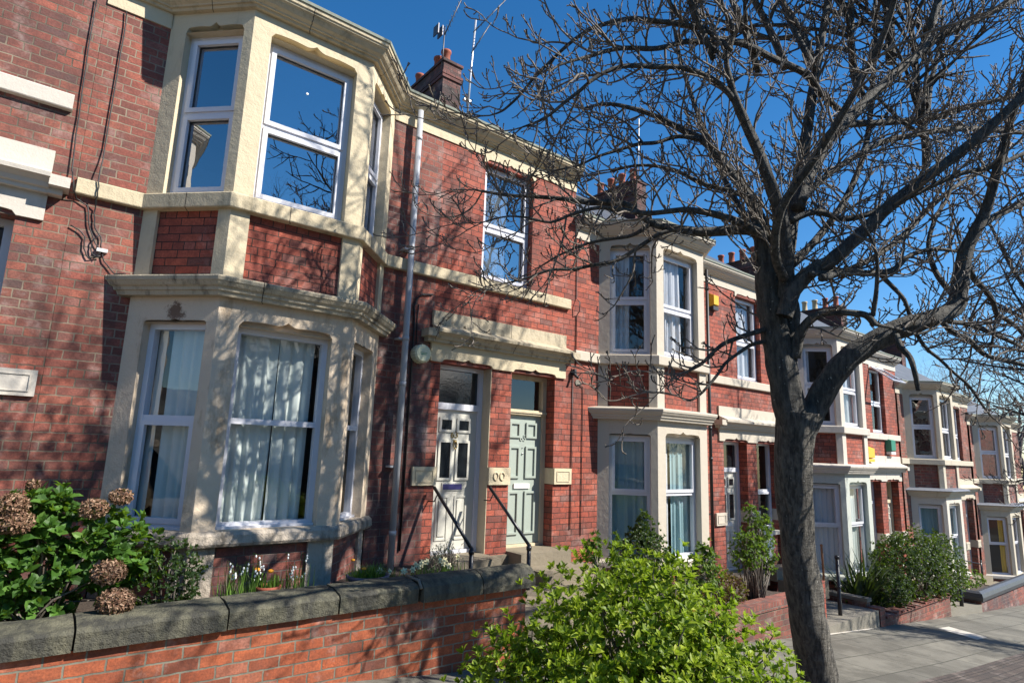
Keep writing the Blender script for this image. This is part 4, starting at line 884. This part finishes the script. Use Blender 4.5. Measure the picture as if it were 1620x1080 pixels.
# painted strip and fittings on the pavement
def quad_on_ground(pts, name, mat, label, cat, dz=.006):
    mb = MB(); mb.face([(x, y, gz(x)+dz) for x, y in pts]); mb.face([(x, y, gz(x)+dz-.004) for x, y in pts[::-1]]); return structure(mb.build(name, mat))
quad_on_ground([(13.0, -2.62), (13.55, -2.62), (13.9, -1.95), (13.35, -1.95)], 'pale_paving_strip', 'white_stone', '', '')
quad_on_ground([(12.9, -1.75), (13.6, -1.75), (13.6, -1.53), (12.9, -1.53)], 'pale_paving_strip', 'concrete', '', '')
quad_on_ground([(9.7, -1.56), (11.6, -1.56), (11.6, -1.52), (9.7, -1.52)], 'pale_paving_strip', 'white_stone', '', '')
# ------------------------------------------------------------------ the street tree (x, y, z, radius in mm)
LIMBS=[('trunk',[(5.61,-3.50,-0.19,245.5),(5.52,-3.53,0.23,208.2),(5.43,-3.54,0.60,192.1),(5.31,-3.54,1.01,186.8),(5.20,-3.55,1.43,178.8),(5.11,-3.58,1.85,181.5),(5.05,-3.62,2.22,186.8),(5.03,-3.66,2.48,202.8),(5.02,-3.69,2.64,197.5)]),
('right_low',[(5.06,-3.67,2.43,160.1),(5.15,-3.76,2.66,134.2),(5.20,-3.88,2.88,128.3),(5.27,-4.01,3.07,122.3),(5.39,-4.15,3.21,114.2),(5.55,-4.31,3.34,111.4),(5.74,-4.49,3.43,95.3),(5.94,-4.61,3.53,90.9),(6.02,-4.65,3.73,86.4),(6.08,-4.70,4.04,73.6),(6.11,-4.79,4.25,62.6),(6.15,-4.87,4.44,54.4),(6.11,-4.98,4.74,45.7),(6.19,-5.06,5.08,38.0),(6.14,-5.17,5.34,32.2),(6.12,-5.33,5.78,26.5),(6.08,-5.51,6.35,20.9)]),
('left_stem',[(5.03,-3.65,2.43,165.5),(4.94,-3.64,2.80,160.8),(4.89,-3.62,3.12,153.8),(4.85,-3.61,3.39,149.4),(4.81,-3.60,3.63,141.9),(4.76,-3.60,3.91,123.3),(4.75,-3.60,4.11,104.8),(4.72,-3.56,4.37,72.5),(4.67,-3.52,4.51,61.6),(4.59,-3.46,4.66,53.5),(4.54,-3.38,4.83,48.4),(4.45,-3.22,5.09,43.6),(4.34,-3.08,5.21,38.2),(4.18,-2.92,5.35,32.6),(4.02,-2.75,5.45,27.0),(3.86,-2.56,5.52,21.2),(3.74,-2.39,5.50,15.3)]),
('leader',[(4.97,-3.66,2.69,106.7),(4.95,-3.65,3.12,113.6),(4.98,-3.67,3.46,126.1),(4.97,-3.65,3.80,122.2),(5.03,-3.68,4.22,101.7),(5.14,-3.70,4.54,80.6),(5.24,-3.74,4.93,70.4),(5.32,-3.77,5.29,62.6),(5.43,-3.81,5.82,54.9),(5.55,-3.84,6.27,49.8),(5.66,-3.89,6.79,44.5),(5.74,-3.94,7.46,39.0),(5.82,-4.03,8.29,33.1),(5.84,-4.12,9.28,23.6)]),
('mid_stem',[(4.81,-3.74,3.58,80.1),(4.71,-3.81,3.93,73.9),(4.60,-3.84,4.22,70.8),(4.47,-3.83,4.47,65.2),(4.36,-3.81,4.69,57.1),(4.21,-3.79,4.89,51.6),(4.08,-3.79,5.03,45.9),(4.03,-3.78,5.16,35.7),(3.94,-3.79,5.37,27.9),(3.92,-3.87,5.57,22.7),(3.77,-3.86,5.77,19.9),(3.63,-3.85,6.16,14.9)]),
('diag_right',[(4.74,-3.76,3.40,89.1),(4.78,-3.82,3.61,84.2),(4.89,-3.93,3.78,76.5),(5.00,-4.04,3.87,73.8),(5.11,-4.15,4.01,71.2),(5.21,-4.25,4.15,68.7),(5.32,-4.39,4.33,66.0),(5.43,-4.54,4.48,63.0),(5.56,-4.69,4.64,57.7),(5.70,-4.84,4.80,55.1),(5.84,-5.03,5.01,52.2),(5.98,-5.22,5.23,46.7),(6.11,-5.50,5.50,35.7),(6.30,-5.77,5.85,25.3)]),
('up_right',[(4.84,-3.87,4.34,64.8),(4.97,-3.89,4.61,63.4),(5.14,-3.91,4.86,62.2),(5.31,-3.96,5.13,60.6),(5.56,-4.02,5.36,62.1),(5.78,-4.08,5.59,60.6),(6.02,-4.16,5.83,58.8),(6.28,-4.26,6.10,56.9),(6.53,-4.37,6.34,54.7),(6.78,-4.49,6.59,49.2),(7.06,-4.68,6.78,43.0),(7.35,-4.88,6.98,36.7),(7.66,-5.11,7.23,30.3)]),
('up_right_b',[(7.04,-4.24,6.66,48.5),(7.32,-4.26,7.00,46.5),(7.56,-4.27,7.33,44.2),(7.83,-4.29,7.81,41.9),(8.12,-4.35,8.65,31.6),(8.44,-4.48,9.61,24.6)]),
('horiz_a',[(5.85,-3.86,5.51,43.9),(6.10,-3.94,5.59,41.5),(6.41,-4.06,5.67,39.0),(6.74,-4.20,5.76,39.6),(7.07,-4.35,5.87,36.9),(7.30,-4.50,5.99,37.2),(7.61,-4.70,6.11,30.7),(7.95,-4.94,6.24,27.5),(8.30,-5.18,6.40,20.8)]),
('horiz_b',[(4.83,-3.91,4.39,37.5),(5.06,-3.93,4.60,33.2),(5.40,-4.01,4.87,31.5),(5.84,-4.19,5.18,32.6),(6.26,-4.32,5.36,30.6),(6.72,-4.48,5.53,31.6),(7.21,-4.65,5.65,29.3),(7.81,-4.89,5.74,26.9),(8.41,-5.16,5.89,20.7)]),
('horiz_c',[(4.75,-3.84,4.21,34.7),(4.91,-3.98,4.30,32.0),(5.13,-4.14,4.25,29.4),(5.37,-4.35,4.35,26.7),(5.60,-4.57,4.51,24.0),(5.83,-4.78,4.66,24.0),(6.12,-4.96,4.76,21.6),(6.39,-5.13,4.92,19.1)]),
('left_long',[(4.83,-3.71,4.01,60.0),(4.75,-3.64,4.14,57.5),(4.68,-3.59,4.18,54.9),(4.57,-3.47,4.19,52.4),(4.45,-3.33,4.18,50.0),(4.35,-3.22,4.18,47.4),(4.21,-3.09,4.21,42.0),(4.09,-2.96,4.25,36.6),(3.99,-2.86,4.35,34.0),(3.89,-2.78,4.44,31.3),(3.78,-2.67,4.46,31.4),(3.68,-2.54,4.47,28.8),(3.56,-2.44,4.49,25.9),(3.46,-2.34,4.51,23.2),(3.31,-2.19,4.53,20.3),(3.13,-2.03,4.54,17.5),(2.99,-1.88,4.58,14.7),(2.94,-1.77,4.62,8.9)]),
('left_long_b',[(4.73,-3.72,4.08,45.9),(4.56,-3.66,4.11,42.7),(4.39,-3.58,4.18,37.2),(4.25,-3.50,4.22,34.4),(4.13,-3.43,4.24,31.7),(4.00,-3.34,4.25,29.0),(3.90,-3.28,4.23,26.3),(3.74,-3.16,4.20,23.6),(3.55,-3.04,4.21,20.9),(3.39,-2.92,4.22,18.3),(3.23,-2.78,4.16,15.7),(3.10,-2.66,4.09,13.0),(2.96,-2.53,4.13,10.5),(2.83,-2.40,4.14,7.9),(2.71,-2.26,4.10,6.6)]),
('left_low',[(4.21,-3.09,4.21,25.2),(4.07,-2.99,4.14,22.3),(3.92,-2.87,4.00,20.8),(3.78,-2.77,3.89,19.3),(3.62,-2.66,3.84,17.9),(3.46,-2.55,3.79,16.4),(3.30,-2.45,3.77,13.6),(3.14,-2.30,3.69,10.9),(2.97,-2.16,3.63,6.8)]),
('left_low_b',[(4.05,-2.93,4.25,22.5),(3.98,-2.78,4.17,19.9),(3.87,-2.62,4.15,17.3),(3.75,-2.45,4.12,14.5),(3.62,-2.25,4.04,11.7),(3.53,-2.09,3.95,8.9)]),
('sunlit',[(5.73,-3.91,5.59,33.9),(5.59,-3.90,5.61,33.4),(5.39,-3.89,5.64,35.8),(5.17,-3.87,5.74,35.2),(4.94,-3.82,5.76,34.6),(4.71,-3.77,5.76,33.9),(4.50,-3.74,5.76,33.3),(4.30,-3.69,5.76,32.7),(4.06,-3.61,5.69,26.8),(3.81,-3.50,5.63,26.4),(3.65,-3.45,5.54,23.4),(3.48,-3.42,5.45,22.9),(3.26,-3.33,5.40,20.1),(3.08,-3.29,5.31,18.5),(2.95,-3.24,5.23,17.0),(2.81,-3.19,5.15,12.0),(2.70,-3.15,5.08,9.5)]),
('arc_a',[(4.08,-3.79,5.03,28.1),(3.93,-3.74,5.17,25.4),(3.73,-3.64,5.25,25.2),(3.56,-3.55,5.26,22.5),(3.43,-3.47,5.24,22.4),(3.32,-3.41,5.23,21.1),(3.20,-3.35,5.20,19.7),(3.09,-3.28,5.14,18.4),(3.00,-3.21,5.06,17.1),(2.93,-3.16,4.97,15.8),(2.84,-3.10,4.87,14.5),(2.75,-3.03,4.76,13.2),(2.67,-2.97,4.69,12.0),(2.58,-2.90,4.64,7.2)]),
('arc_b',[(3.94,-3.84,5.42,25.2),(3.81,-3.71,5.61,23.0),(3.67,-3.57,5.68,23.1),(3.51,-3.43,5.71,21.9),(3.37,-3.30,5.74,20.7),(3.24,-3.14,5.72,19.6),(3.14,-3.05,5.67,18.3),(3.05,-2.97,5.58,17.0),(2.98,-2.89,5.49,15.7),(2.91,-2.80,5.38,15.7),(2.83,-2.72,5.26,14.4),(2.77,-2.64,5.13,13.0),(2.69,-2.55,5.01,11.7),(2.65,-2.50,4.97,9.1),(2.59,-2.45,4.94,6.5)]),
('arc_c',[(4.45,-3.22,5.09,26.2),(4.23,-3.12,5.09,23.0),(4.04,-3.02,5.00,19.9),(3.87,-2.95,4.95,19.7),(3.70,-2.84,4.87,16.8),(3.56,-2.74,4.80,13.9),(3.44,-2.63,4.72,11.1),(3.29,-2.50,4.67,8.4)]),
('arc_d',[(4.67,-3.52,4.51,28.0),(4.59,-3.36,4.60,25.6),(4.50,-3.17,4.70,23.2),(4.39,-2.97,4.86,20.8),(4.30,-2.78,4.95,18.1),(4.18,-2.61,4.97,15.3),(4.06,-2.44,4.93,12.3)]),
('twig_low_a',[(4.78,-3.58,3.32,27.0),(4.63,-3.53,3.27,24.0),(4.48,-3.47,3.21,22.4),(4.38,-3.42,3.16,21.0),(4.30,-3.38,3.09,18.3),(4.22,-3.32,2.99,16.9),(4.16,-3.29,2.95,18.1),(4.12,-3.26,2.92,12.9)]),
('twig_low_b',[(4.80,-3.58,3.22,21.6),(4.65,-3.52,3.18,18.7),(4.50,-3.46,3.08,15.8),(4.41,-3.41,3.00,15.7),(4.35,-3.37,2.90,14.4),(4.27,-3.32,2.79,13.0),(4.20,-3.29,2.72,11.6),(4.14,-3.25,2.68,10.3),(4.06,-3.21,2.70,7.7)]),
('cut_branch',[(4.94,-3.73,3.08,58.7),(4.92,-3.78,3.24,53.1),(4.92,-3.85,3.35,44.9),(4.94,-3.95,3.42,39.1),(5.00,-4.07,3.43,33.5),(5.04,-4.18,3.41,33.2),(5.11,-4.25,3.39,30.5),(5.15,-4.29,3.31,30.3)]),
('cut_sub_a',[(5.14,-4.28,3.39,22.8),(5.10,-4.33,3.55,20.2),(5.05,-4.37,3.72,17.5),(4.99,-4.39,3.88,14.9),(4.91,-4.36,4.05,12.5)]),
('cut_sub_b',[(5.14,-4.29,3.32,17.7),(5.34,-4.38,3.30,15.3),(5.50,-4.46,3.27,12.8),(5.65,-4.55,3.33,10.3)]),
('mid_horiz',[(4.78,-3.97,3.73,25.8),(5.01,-4.01,3.78,31.7),(5.18,-4.09,3.81,34.7),(5.39,-4.18,3.82,32.4),(5.61,-4.29,3.87,30.0),(5.77,-4.38,4.02,22.1),(6.00,-4.51,4.10,19.5),(6.25,-4.63,4.10,14.1)]),
('droop_a',[(5.61,-4.17,3.89,22.2),(5.57,-4.24,3.79,21.8),(5.61,-4.29,3.71,20.3),(5.64,-4.35,3.60,18.8),(5.68,-4.37,3.46,17.4),(5.74,-4.39,3.31,17.4),(5.78,-4.44,3.19,16.0),(5.83,-4.51,3.10,14.5),(5.90,-4.58,2.99,13.1),(6.03,-4.64,2.89,13.1),(6.14,-4.68,2.76,10.6),(6.25,-4.71,2.66,9.3)]),
('stub',[(5.27,-4.39,3.24,30.2),(5.25,-4.42,3.14,27.4),(5.25,-4.48,3.05,24.6),(5.23,-4.51,2.94,21.9),(5.26,-4.51,2.86,20.7),(5.28,-4.51,2.79,19.5)]),
('droop_b',[(6.17,-4.45,3.49,28.1),(6.27,-4.50,3.40,25.3),(6.37,-4.58,3.34,25.3),(6.46,-4.63,3.25,25.2),(6.53,-4.67,3.20,22.5),(6.63,-4.77,3.16,22.3),(6.73,-4.88,3.12,19.4),(6.87,-5.01,3.05,13.8)]),
('droop_c',[(6.28,-4.47,3.50,25.5),(6.61,-4.53,3.52,23.4),(6.98,-4.60,3.49,24.1),(7.37,-4.68,3.44,21.6),(7.71,-4.79,3.35,18.9)]),
('right_arc',[(6.38,-4.62,4.07,34.3),(6.54,-4.63,3.92,29.0),(6.71,-4.67,3.83,26.3),(6.82,-4.69,3.74,26.5),(6.91,-4.69,3.64,26.6),(7.03,-4.73,3.60,23.8),(7.17,-4.78,3.53,21.0),(7.42,-4.85,3.34,15.1)]),
('right_arc_b',[(6.96,-4.68,3.65,17.9),(6.93,-4.66,3.54,14.8),(6.91,-4.64,3.42,14.8),(6.88,-4.61,3.26,11.8)]),
('right_back',[(6.41,-4.72,4.35,40.0),(6.65,-4.79,4.49,37.9),(6.92,-4.88,4.63,35.8),(7.20,-4.98,4.76,33.5),(7.63,-5.20,4.93,24.8)]),
('right_back_b',[(6.30,-4.54,3.72,34.0),(6.32,-4.44,3.89,29.0),(6.37,-4.37,4.07,26.6),(6.45,-4.33,4.31,24.2),(6.61,-4.36,4.60,21.6),(6.81,-4.43,4.87,18.9),(6.97,-4.46,5.18,16.1)]),
('up_left_high',[(3.94,-3.79,5.37,20.3),(3.87,-3.62,5.63,18.3),(3.76,-3.45,5.91,18.7),(3.68,-3.32,6.25,16.4),(3.54,-3.16,6.66,13.9)]),
('high_a',[(5.37,-3.85,5.91,36.2),(5.34,-3.72,6.31,31.0),(5.38,-3.58,6.76,28.9),(5.42,-3.49,7.44,26.6),(5.33,-3.32,8.22,20.6)]),
('high_b',[(5.76,-3.85,6.87,32.4),(5.92,-4.05,7.27,29.2),(6.06,-4.33,7.75,25.7),(6.08,-4.53,8.28,19.2)]),
('toward_a',[(4.72,-3.78,3.72,47.5),(4.48,-3.84,3.87,40.8),(4.26,-4.02,4.13,36.5),(4.20,-4.32,4.41,30.1),(4.12,-4.64,4.74,26.3),(4.06,-4.88,5.06,23.2),(3.92,-5.06,5.38,18.1)]),
('back_a',[(4.90,-3.73,3.88,43.6),(5.38,-3.76,4.22,37.8),(5.90,-3.85,4.78,33.9),(6.32,-3.90,5.45,32.6),(6.64,-3.89,6.24,31.0),(6.90,-3.89,7.23,25.3),(7.09,-3.86,8.37,19.0)]),
('back_b',[(4.78,-3.60,4.00,38.6),(4.90,-3.30,4.53,32.6),(4.93,-3.03,5.16,28.3),(4.98,-2.79,5.84,26.6),(5.04,-2.56,6.58,24.5),(5.03,-2.45,7.36,18.1)]),
('back_c',[(4.80,-4.05,3.68,35.7),(5.50,-4.07,3.94,30.7),(6.10,-4.19,4.29,29.7),(6.67,-4.30,4.74,28.3),(7.27,-4.43,5.15,23.2),(7.96,-4.62,5.53,21.0)])]

from mathutils import noise as mnoise
def smooth_path(P, k=4):
    out = []
    for i in range(len(P)-1):
        p0, p1, p2, p3 = P[max(0, i-1)], P[i], P[i+1], P[min(len(P)-1, i+2)]
        for j in range(k):
            t = j/k; out.append(tuple(.5*((2*p1[a])+(-p0[a]+p2[a])*t+(2*p0[a]-5*p1[a]+4*p2[a]-p3[a])*t*t+(-p0[a]+3*p1[a]-3*p2[a]+p3[a])*t**3) for a in range(4)))
    out.append(P[-1]); return out
RT = random.Random(77)
def grow(mb, p, d, L, r, lev, centre, step=.07):
    n = max(3, int(L/step)); pts = [p.copy()]; rad = [r]; q = p.copy(); st = L/n; w_ = (.0, .20, .30, .30)[lev]; bend = rv(RT)*.10
    for i in range(n):
        d = (d+rv(RT)*w_+bend+Vector((0, 0, (-.02 if i < n*.6 else .14) if lev == 1 else .16))).normalized(); q = q+d*st; pts.append(q.copy()); rad.append(max(.0042, r*(1-.5*(i+1)/n)))
    if lev >= 2: rad[-1] = .0062
    mb.tube(pts, rad, 5 if lev == 1 else (4 if lev == 2 else 3), cap=False)
    if lev < 3:
        s = RT.uniform(.05, .12)
        while s < L:
            i = min(n-1, int(s/st)); a = pts[i]; t = (pts[i+1]-pts[i]).normalized(); pp = t.cross(rv(RT)).normalized()
            dd = (t*.7+pp*.75+Vector((0, 0, .2))).normalized()
            if lev == 1: grow(mb, a, dd, RT.uniform(.10, .30)*(1.15-.5*s/L), min(rad[i]*.8, .0062), 2, centre, .045)
            else: grow(mb, a, dd, RT.uniform(.03, .08), .0044, 3, centre, .03)
            s += RT.uniform(.07, .15) if lev == 1 else RT.uniform(.06, .12)
        t = (pts[-1]-pts[-2]).normalized()
        for _ in range(2): dd = (t+rv(RT)*.55).normalized(); grow(mb, pts[-1], dd, L*.25 if lev == 1 else .05, rad[-1]*.9, lev+1, centre, .045)
tree = thing('bare_tree', 'large leafless street tree with a grey trunk leaning over the pavement', 'tree', (5.55, -3.4, gz(5.55)))
TRK = {}
limb_mb = MB(); tw = MB(); trk = MB()
for name, pts in LIMBS:
    P = [(x, y, z, r/1000) for x, y, z, r in pts]
    if name == 'trunk': P = [(5.60, -3.50, gz(5.6)-.3, .30), (5.60, -3.52, gz(5.6)+.02, .26)]+P[1:]
    S = smooth_path(P, 12 if name == 'trunk' else 4)
    big = name in ('trunk', 'right_low', 'left_stem', 'leader', 'mid_stem', 'diag_right')
    pp = [Vector(s[:3]) for s in S]; rr = [(.77 if name in ('trunk', 'right_low', 'left_stem', 'diag_right', 'leader', 'mid_stem') else .9)*max(.0045, s[3])*(1+(0 if name == 'trunk' else .035)*math.sin(i*1.7+len(name)))*(1.0) for i, s in enumerate(S)]
    if big: # knobbly section
        vs = []; n = 44 if name == 'trunk' else 18; m = len(pp); u = (pp[1]-pp[0]).orthogonal().normalized()
        for i, p in enumerate(pp):
            t = (pp[min(i+1, m-1)]-pp[max(0, i-1)]).normalized(); u = (u-t*u.dot(t)).normalized(); v = t.cross(u)
            for k in range(n):
                a = 2*math.pi*k/n; b_ = 1+.05*math.sin(3*a+i*.35)+.035*math.sin(5*a-i*.5+2)+.02*math.sin(i*1.9+a)
                dr = u*math.cos(a)+v*math.sin(a)
                if name == 'trunk':
                    q_ = p+dr*rr[i]; b_ = 1+.03*math.sin(3*a+i*.12)+.17*mnoise.noise(Vector((q_.x*7, q_.y*7, q_.z*2.2)))+.05*mnoise.noise(Vector((q_.x*22, q_.y*22, q_.z*6)))+.07*max(0, mnoise.noise(Vector((q_.x*5+3, q_.y*5, q_.z*5)))-.25)
                vs.append(p+dr*rr[i]*b_)
        fs = [(i*n+k, i*n+(k+1) % n, (i+1)*n+(k+1) % n, (i+1)*n+k) for i in range(m-1) for k in range(n)]+[tuple(range((m-1)*n, m*n))]
        (trk if name == 'trunk' else limb_mb).mesh(vs, fs)
    else: (limb_mb if rr[0] > .02 else limb_mb).tube(pp, rr, 8)
    if name == 'stub': continue
    L = sum((b_-a).length for a, b_ in zip(pp, pp[1:])); s = .15 if name not in ('trunk',) else 99; acc = 0; i = 0
    dens = .138 if name not in ('right_low',) else .2
    nxt = {'right_low': .9, 'left_stem': 1.0, 'leader': 1.2, 'mid_stem': .9, 'diag_right': .5, 'left_long': .45, 'twig_low_a': .2, 'twig_low_b': .2}.get(name, .3)
    if name == 'trunk': nxt = 99
    for a, b_ in zip(range(len(pp)-1), range(1, len(pp))):
        acc += (pp[b_]-pp[a]).length
        while acc > nxt:
            t = (pp[b_]-pp[a]).normalized(); side = t.cross(rv(RT)).normalized(); side = (side+Vector((0, 0, .25))).normalized(); r = rr[a]
            ln = (RT.uniform(.25, .62) if 'low' in name else RT.uniform(.3, .85))*(.55 if 'twig' in name else 1)
            if name in ('droop_a', 'mid_horiz', 'cut_branch'): ln *= .6
            grow(tw, pp[a], (t*.6+side*.9).normalized(), ln, min(r*.7, .0105), 1, None); nxt += RT.uniform(.7, 1.5)*dens
    if name not in ('trunk', 'stub', 'cut_branch', 'right_low'):
        for _ in range(2): t = (pp[-1]-pp[-2]).normalized(); grow(tw, pp[-1], (t+rv(RT)*.4).normalized(), RT.uniform(.4, .9), min(rr[-1], .006), 1, None)
trk.build('trunk', 'bark_trunk', tree); limb_mb.build('limbs', 'bark', tree); tw.build('twigs', 'twig_bark', tree)
# upper crown above the picture, seen as shadows on the house fronts
up_mb = MB(); tw = MB(); RT.seed(5)
UPL = ((6.9, -4.0, 6.6, .05, 0, 2.6, .05), (6.3, -3.9, 6.0, -.15, .1, 2.8, .04), (5.4, -4.1, 6.6, .05, -.1, 2.4, .035), (5.3, -3.6, 6.0, -.35, .2, 2.4, .035), (4.6, -3.7, 5.6, -.5, .1, 2.2, .03), (4.9, -4.4, 6.3, -.2, -.3, 2.2, .03), (7.4, -4.1, 5.9, .35, -.1, 2.2, .035), (6.0, -4.6, 6.2, .15, -.3, 2.4, .032), (3.9, -3.7, 5.4, -.7, 0, 1.8, .025), (5.9, -3.6, 6.4, -.1, .2, 2.6, .035), (6.7, -4.3, 5.2, .15, -.1, 2.6, .038))
for k, (px_, py_, pz_, dx_, dy_, L_, r_) in enumerate(UPL):
    def sub(p, d, L_, r_, depth):
        pts = [p]; rad = [r_]; n_ = max(6, int(L_/.16))
        for i in range(n_): d = (d+rv(RT)*.12+Vector((0, 0, .03))).normalized(); pts.append(pts[-1]+d*L_/n_); rad.append(r_*(1-.75*(i+1)/n_)+.003)
        up_mb.tube(pts, rad, 6)
        for i in range(2, n_):
            t = (pts[i]-pts[i-1]).normalized(); dd = (t*.7+t.cross(rv(RT)).normalized()*.8).normalized()
            if depth == 0: sub(pts[i], dd, L_*RT.uniform(.3, .5), rad[i]*.6, 1)
            elif depth == 1: sub(pts[i], dd, L_*RT.uniform(.35, .6), max(.006, rad[i]*.7), 2)
            elif i % 3 == 0: grow(tw, pts[i], dd, RT.uniform(.12, .3), .0062, 2, None)
    sub(Vector((px_, py_, pz_)), Vector((dx_, dy_, 1.0)).normalized(), L_, r_, 0)
up_mb.build('upper_limbs', 'bark', tree); tw.build('upper_twigs', 'twig_bark', tree)
print('tree twigs built')

# ------------------------------------------------------------------ trees farther off
def far_tree(label, base, H, seed, mat='far_bark', grp='bare trees beyond the street'):
    rn = random.Random(seed); t_ = thing('bare_tree', label, 'tree', base, grp); base = Vector(base); tm = MB(); cm = MB()
    fork = base+Vector((0, 0, H*.25)); tm.tube([base-Vector((0, 0, .5)), base+Vector((0, 0, H*.12)), fork], [H*.03, H*.024, H*.022], 10)
    def br(p, d, L, r, lev):
        n = 5; pts = [p]; rad = [r]
        for i in range(n): d = (d+rv(rn)*.22+Vector((0, 0, .06))).normalized(); pts.append(pts[-1]+d*L/n); rad.append(r*(1-.5*(i+1)/n))
        (tm if lev < 1 else cm).tube(pts, rad, 6 if lev < 2 else 3, cap=False)
        if lev < 4:
            for k in range(4 if lev < 3 else 5):
                i = rn.randint(1, n); dd = (d*.6+rv(rn)*.75+Vector((0, 0, .1))).normalized(); br(pts[i], dd, L*rn.uniform(.5, .75), rad[i]*.55, lev+1)
    for k in range(6):
        a = k*1.05+rn.random(); br(fork-Vector((0, 0, rn.random()*H*.05)), Vector((math.cos(a)*.7, math.sin(a)*.7, 1)).normalized(), H*.36, H*.012, 0)
    tm.build('trunk', mat, t_); cm.build('crown', mat, t_); return t_
far_tree('hazy bare tree beyond the last roof at the right edge', (47, 4.5, gz(47)), 15.5, 3)
far_tree('second bare tree beyond the roofs, just right of the first', (52, 1.0, gz(52)), 13, 8)
far_tree('bare tree across the road mirrored in the upper bay window', (6.9, -14.0, gz(6.9)-.1), 13.6, 5, 'bark', None)
# the terrace on the other side of the road, seen only mirrored in the window panes
def copy_tree(o, parent=None):
    c = o.copy(); col.objects.link(c)
    if parent: c.parent = parent
    for ch in list(o.children): copy_tree(ch, c)
    return c
t2 = copy_tree(tree); t2.location = (14.6, -5.2, gz(14.6)); t2.rotation_euler = (0, 0, R(150)); t2.scale = (.85, .85, .85); t2['label'] = 'next bare street tree downhill, its outer twigs entering at the right edge'
for k, lab in enumerate(('house across the road, uphill end', 'house across the road facing the first terraced house', 'house across the road facing the second terraced house', 'house across the road, downhill end')):
    c = copy_tree(HS[3][0]); xx = -6+6*k+6; c.rotation_euler = (0, 0, math.pi); c.location = (xx, -18.2, gz(xx-3)+.1); c['label'] = lab; c['group'] = 'terraced houses across the road'
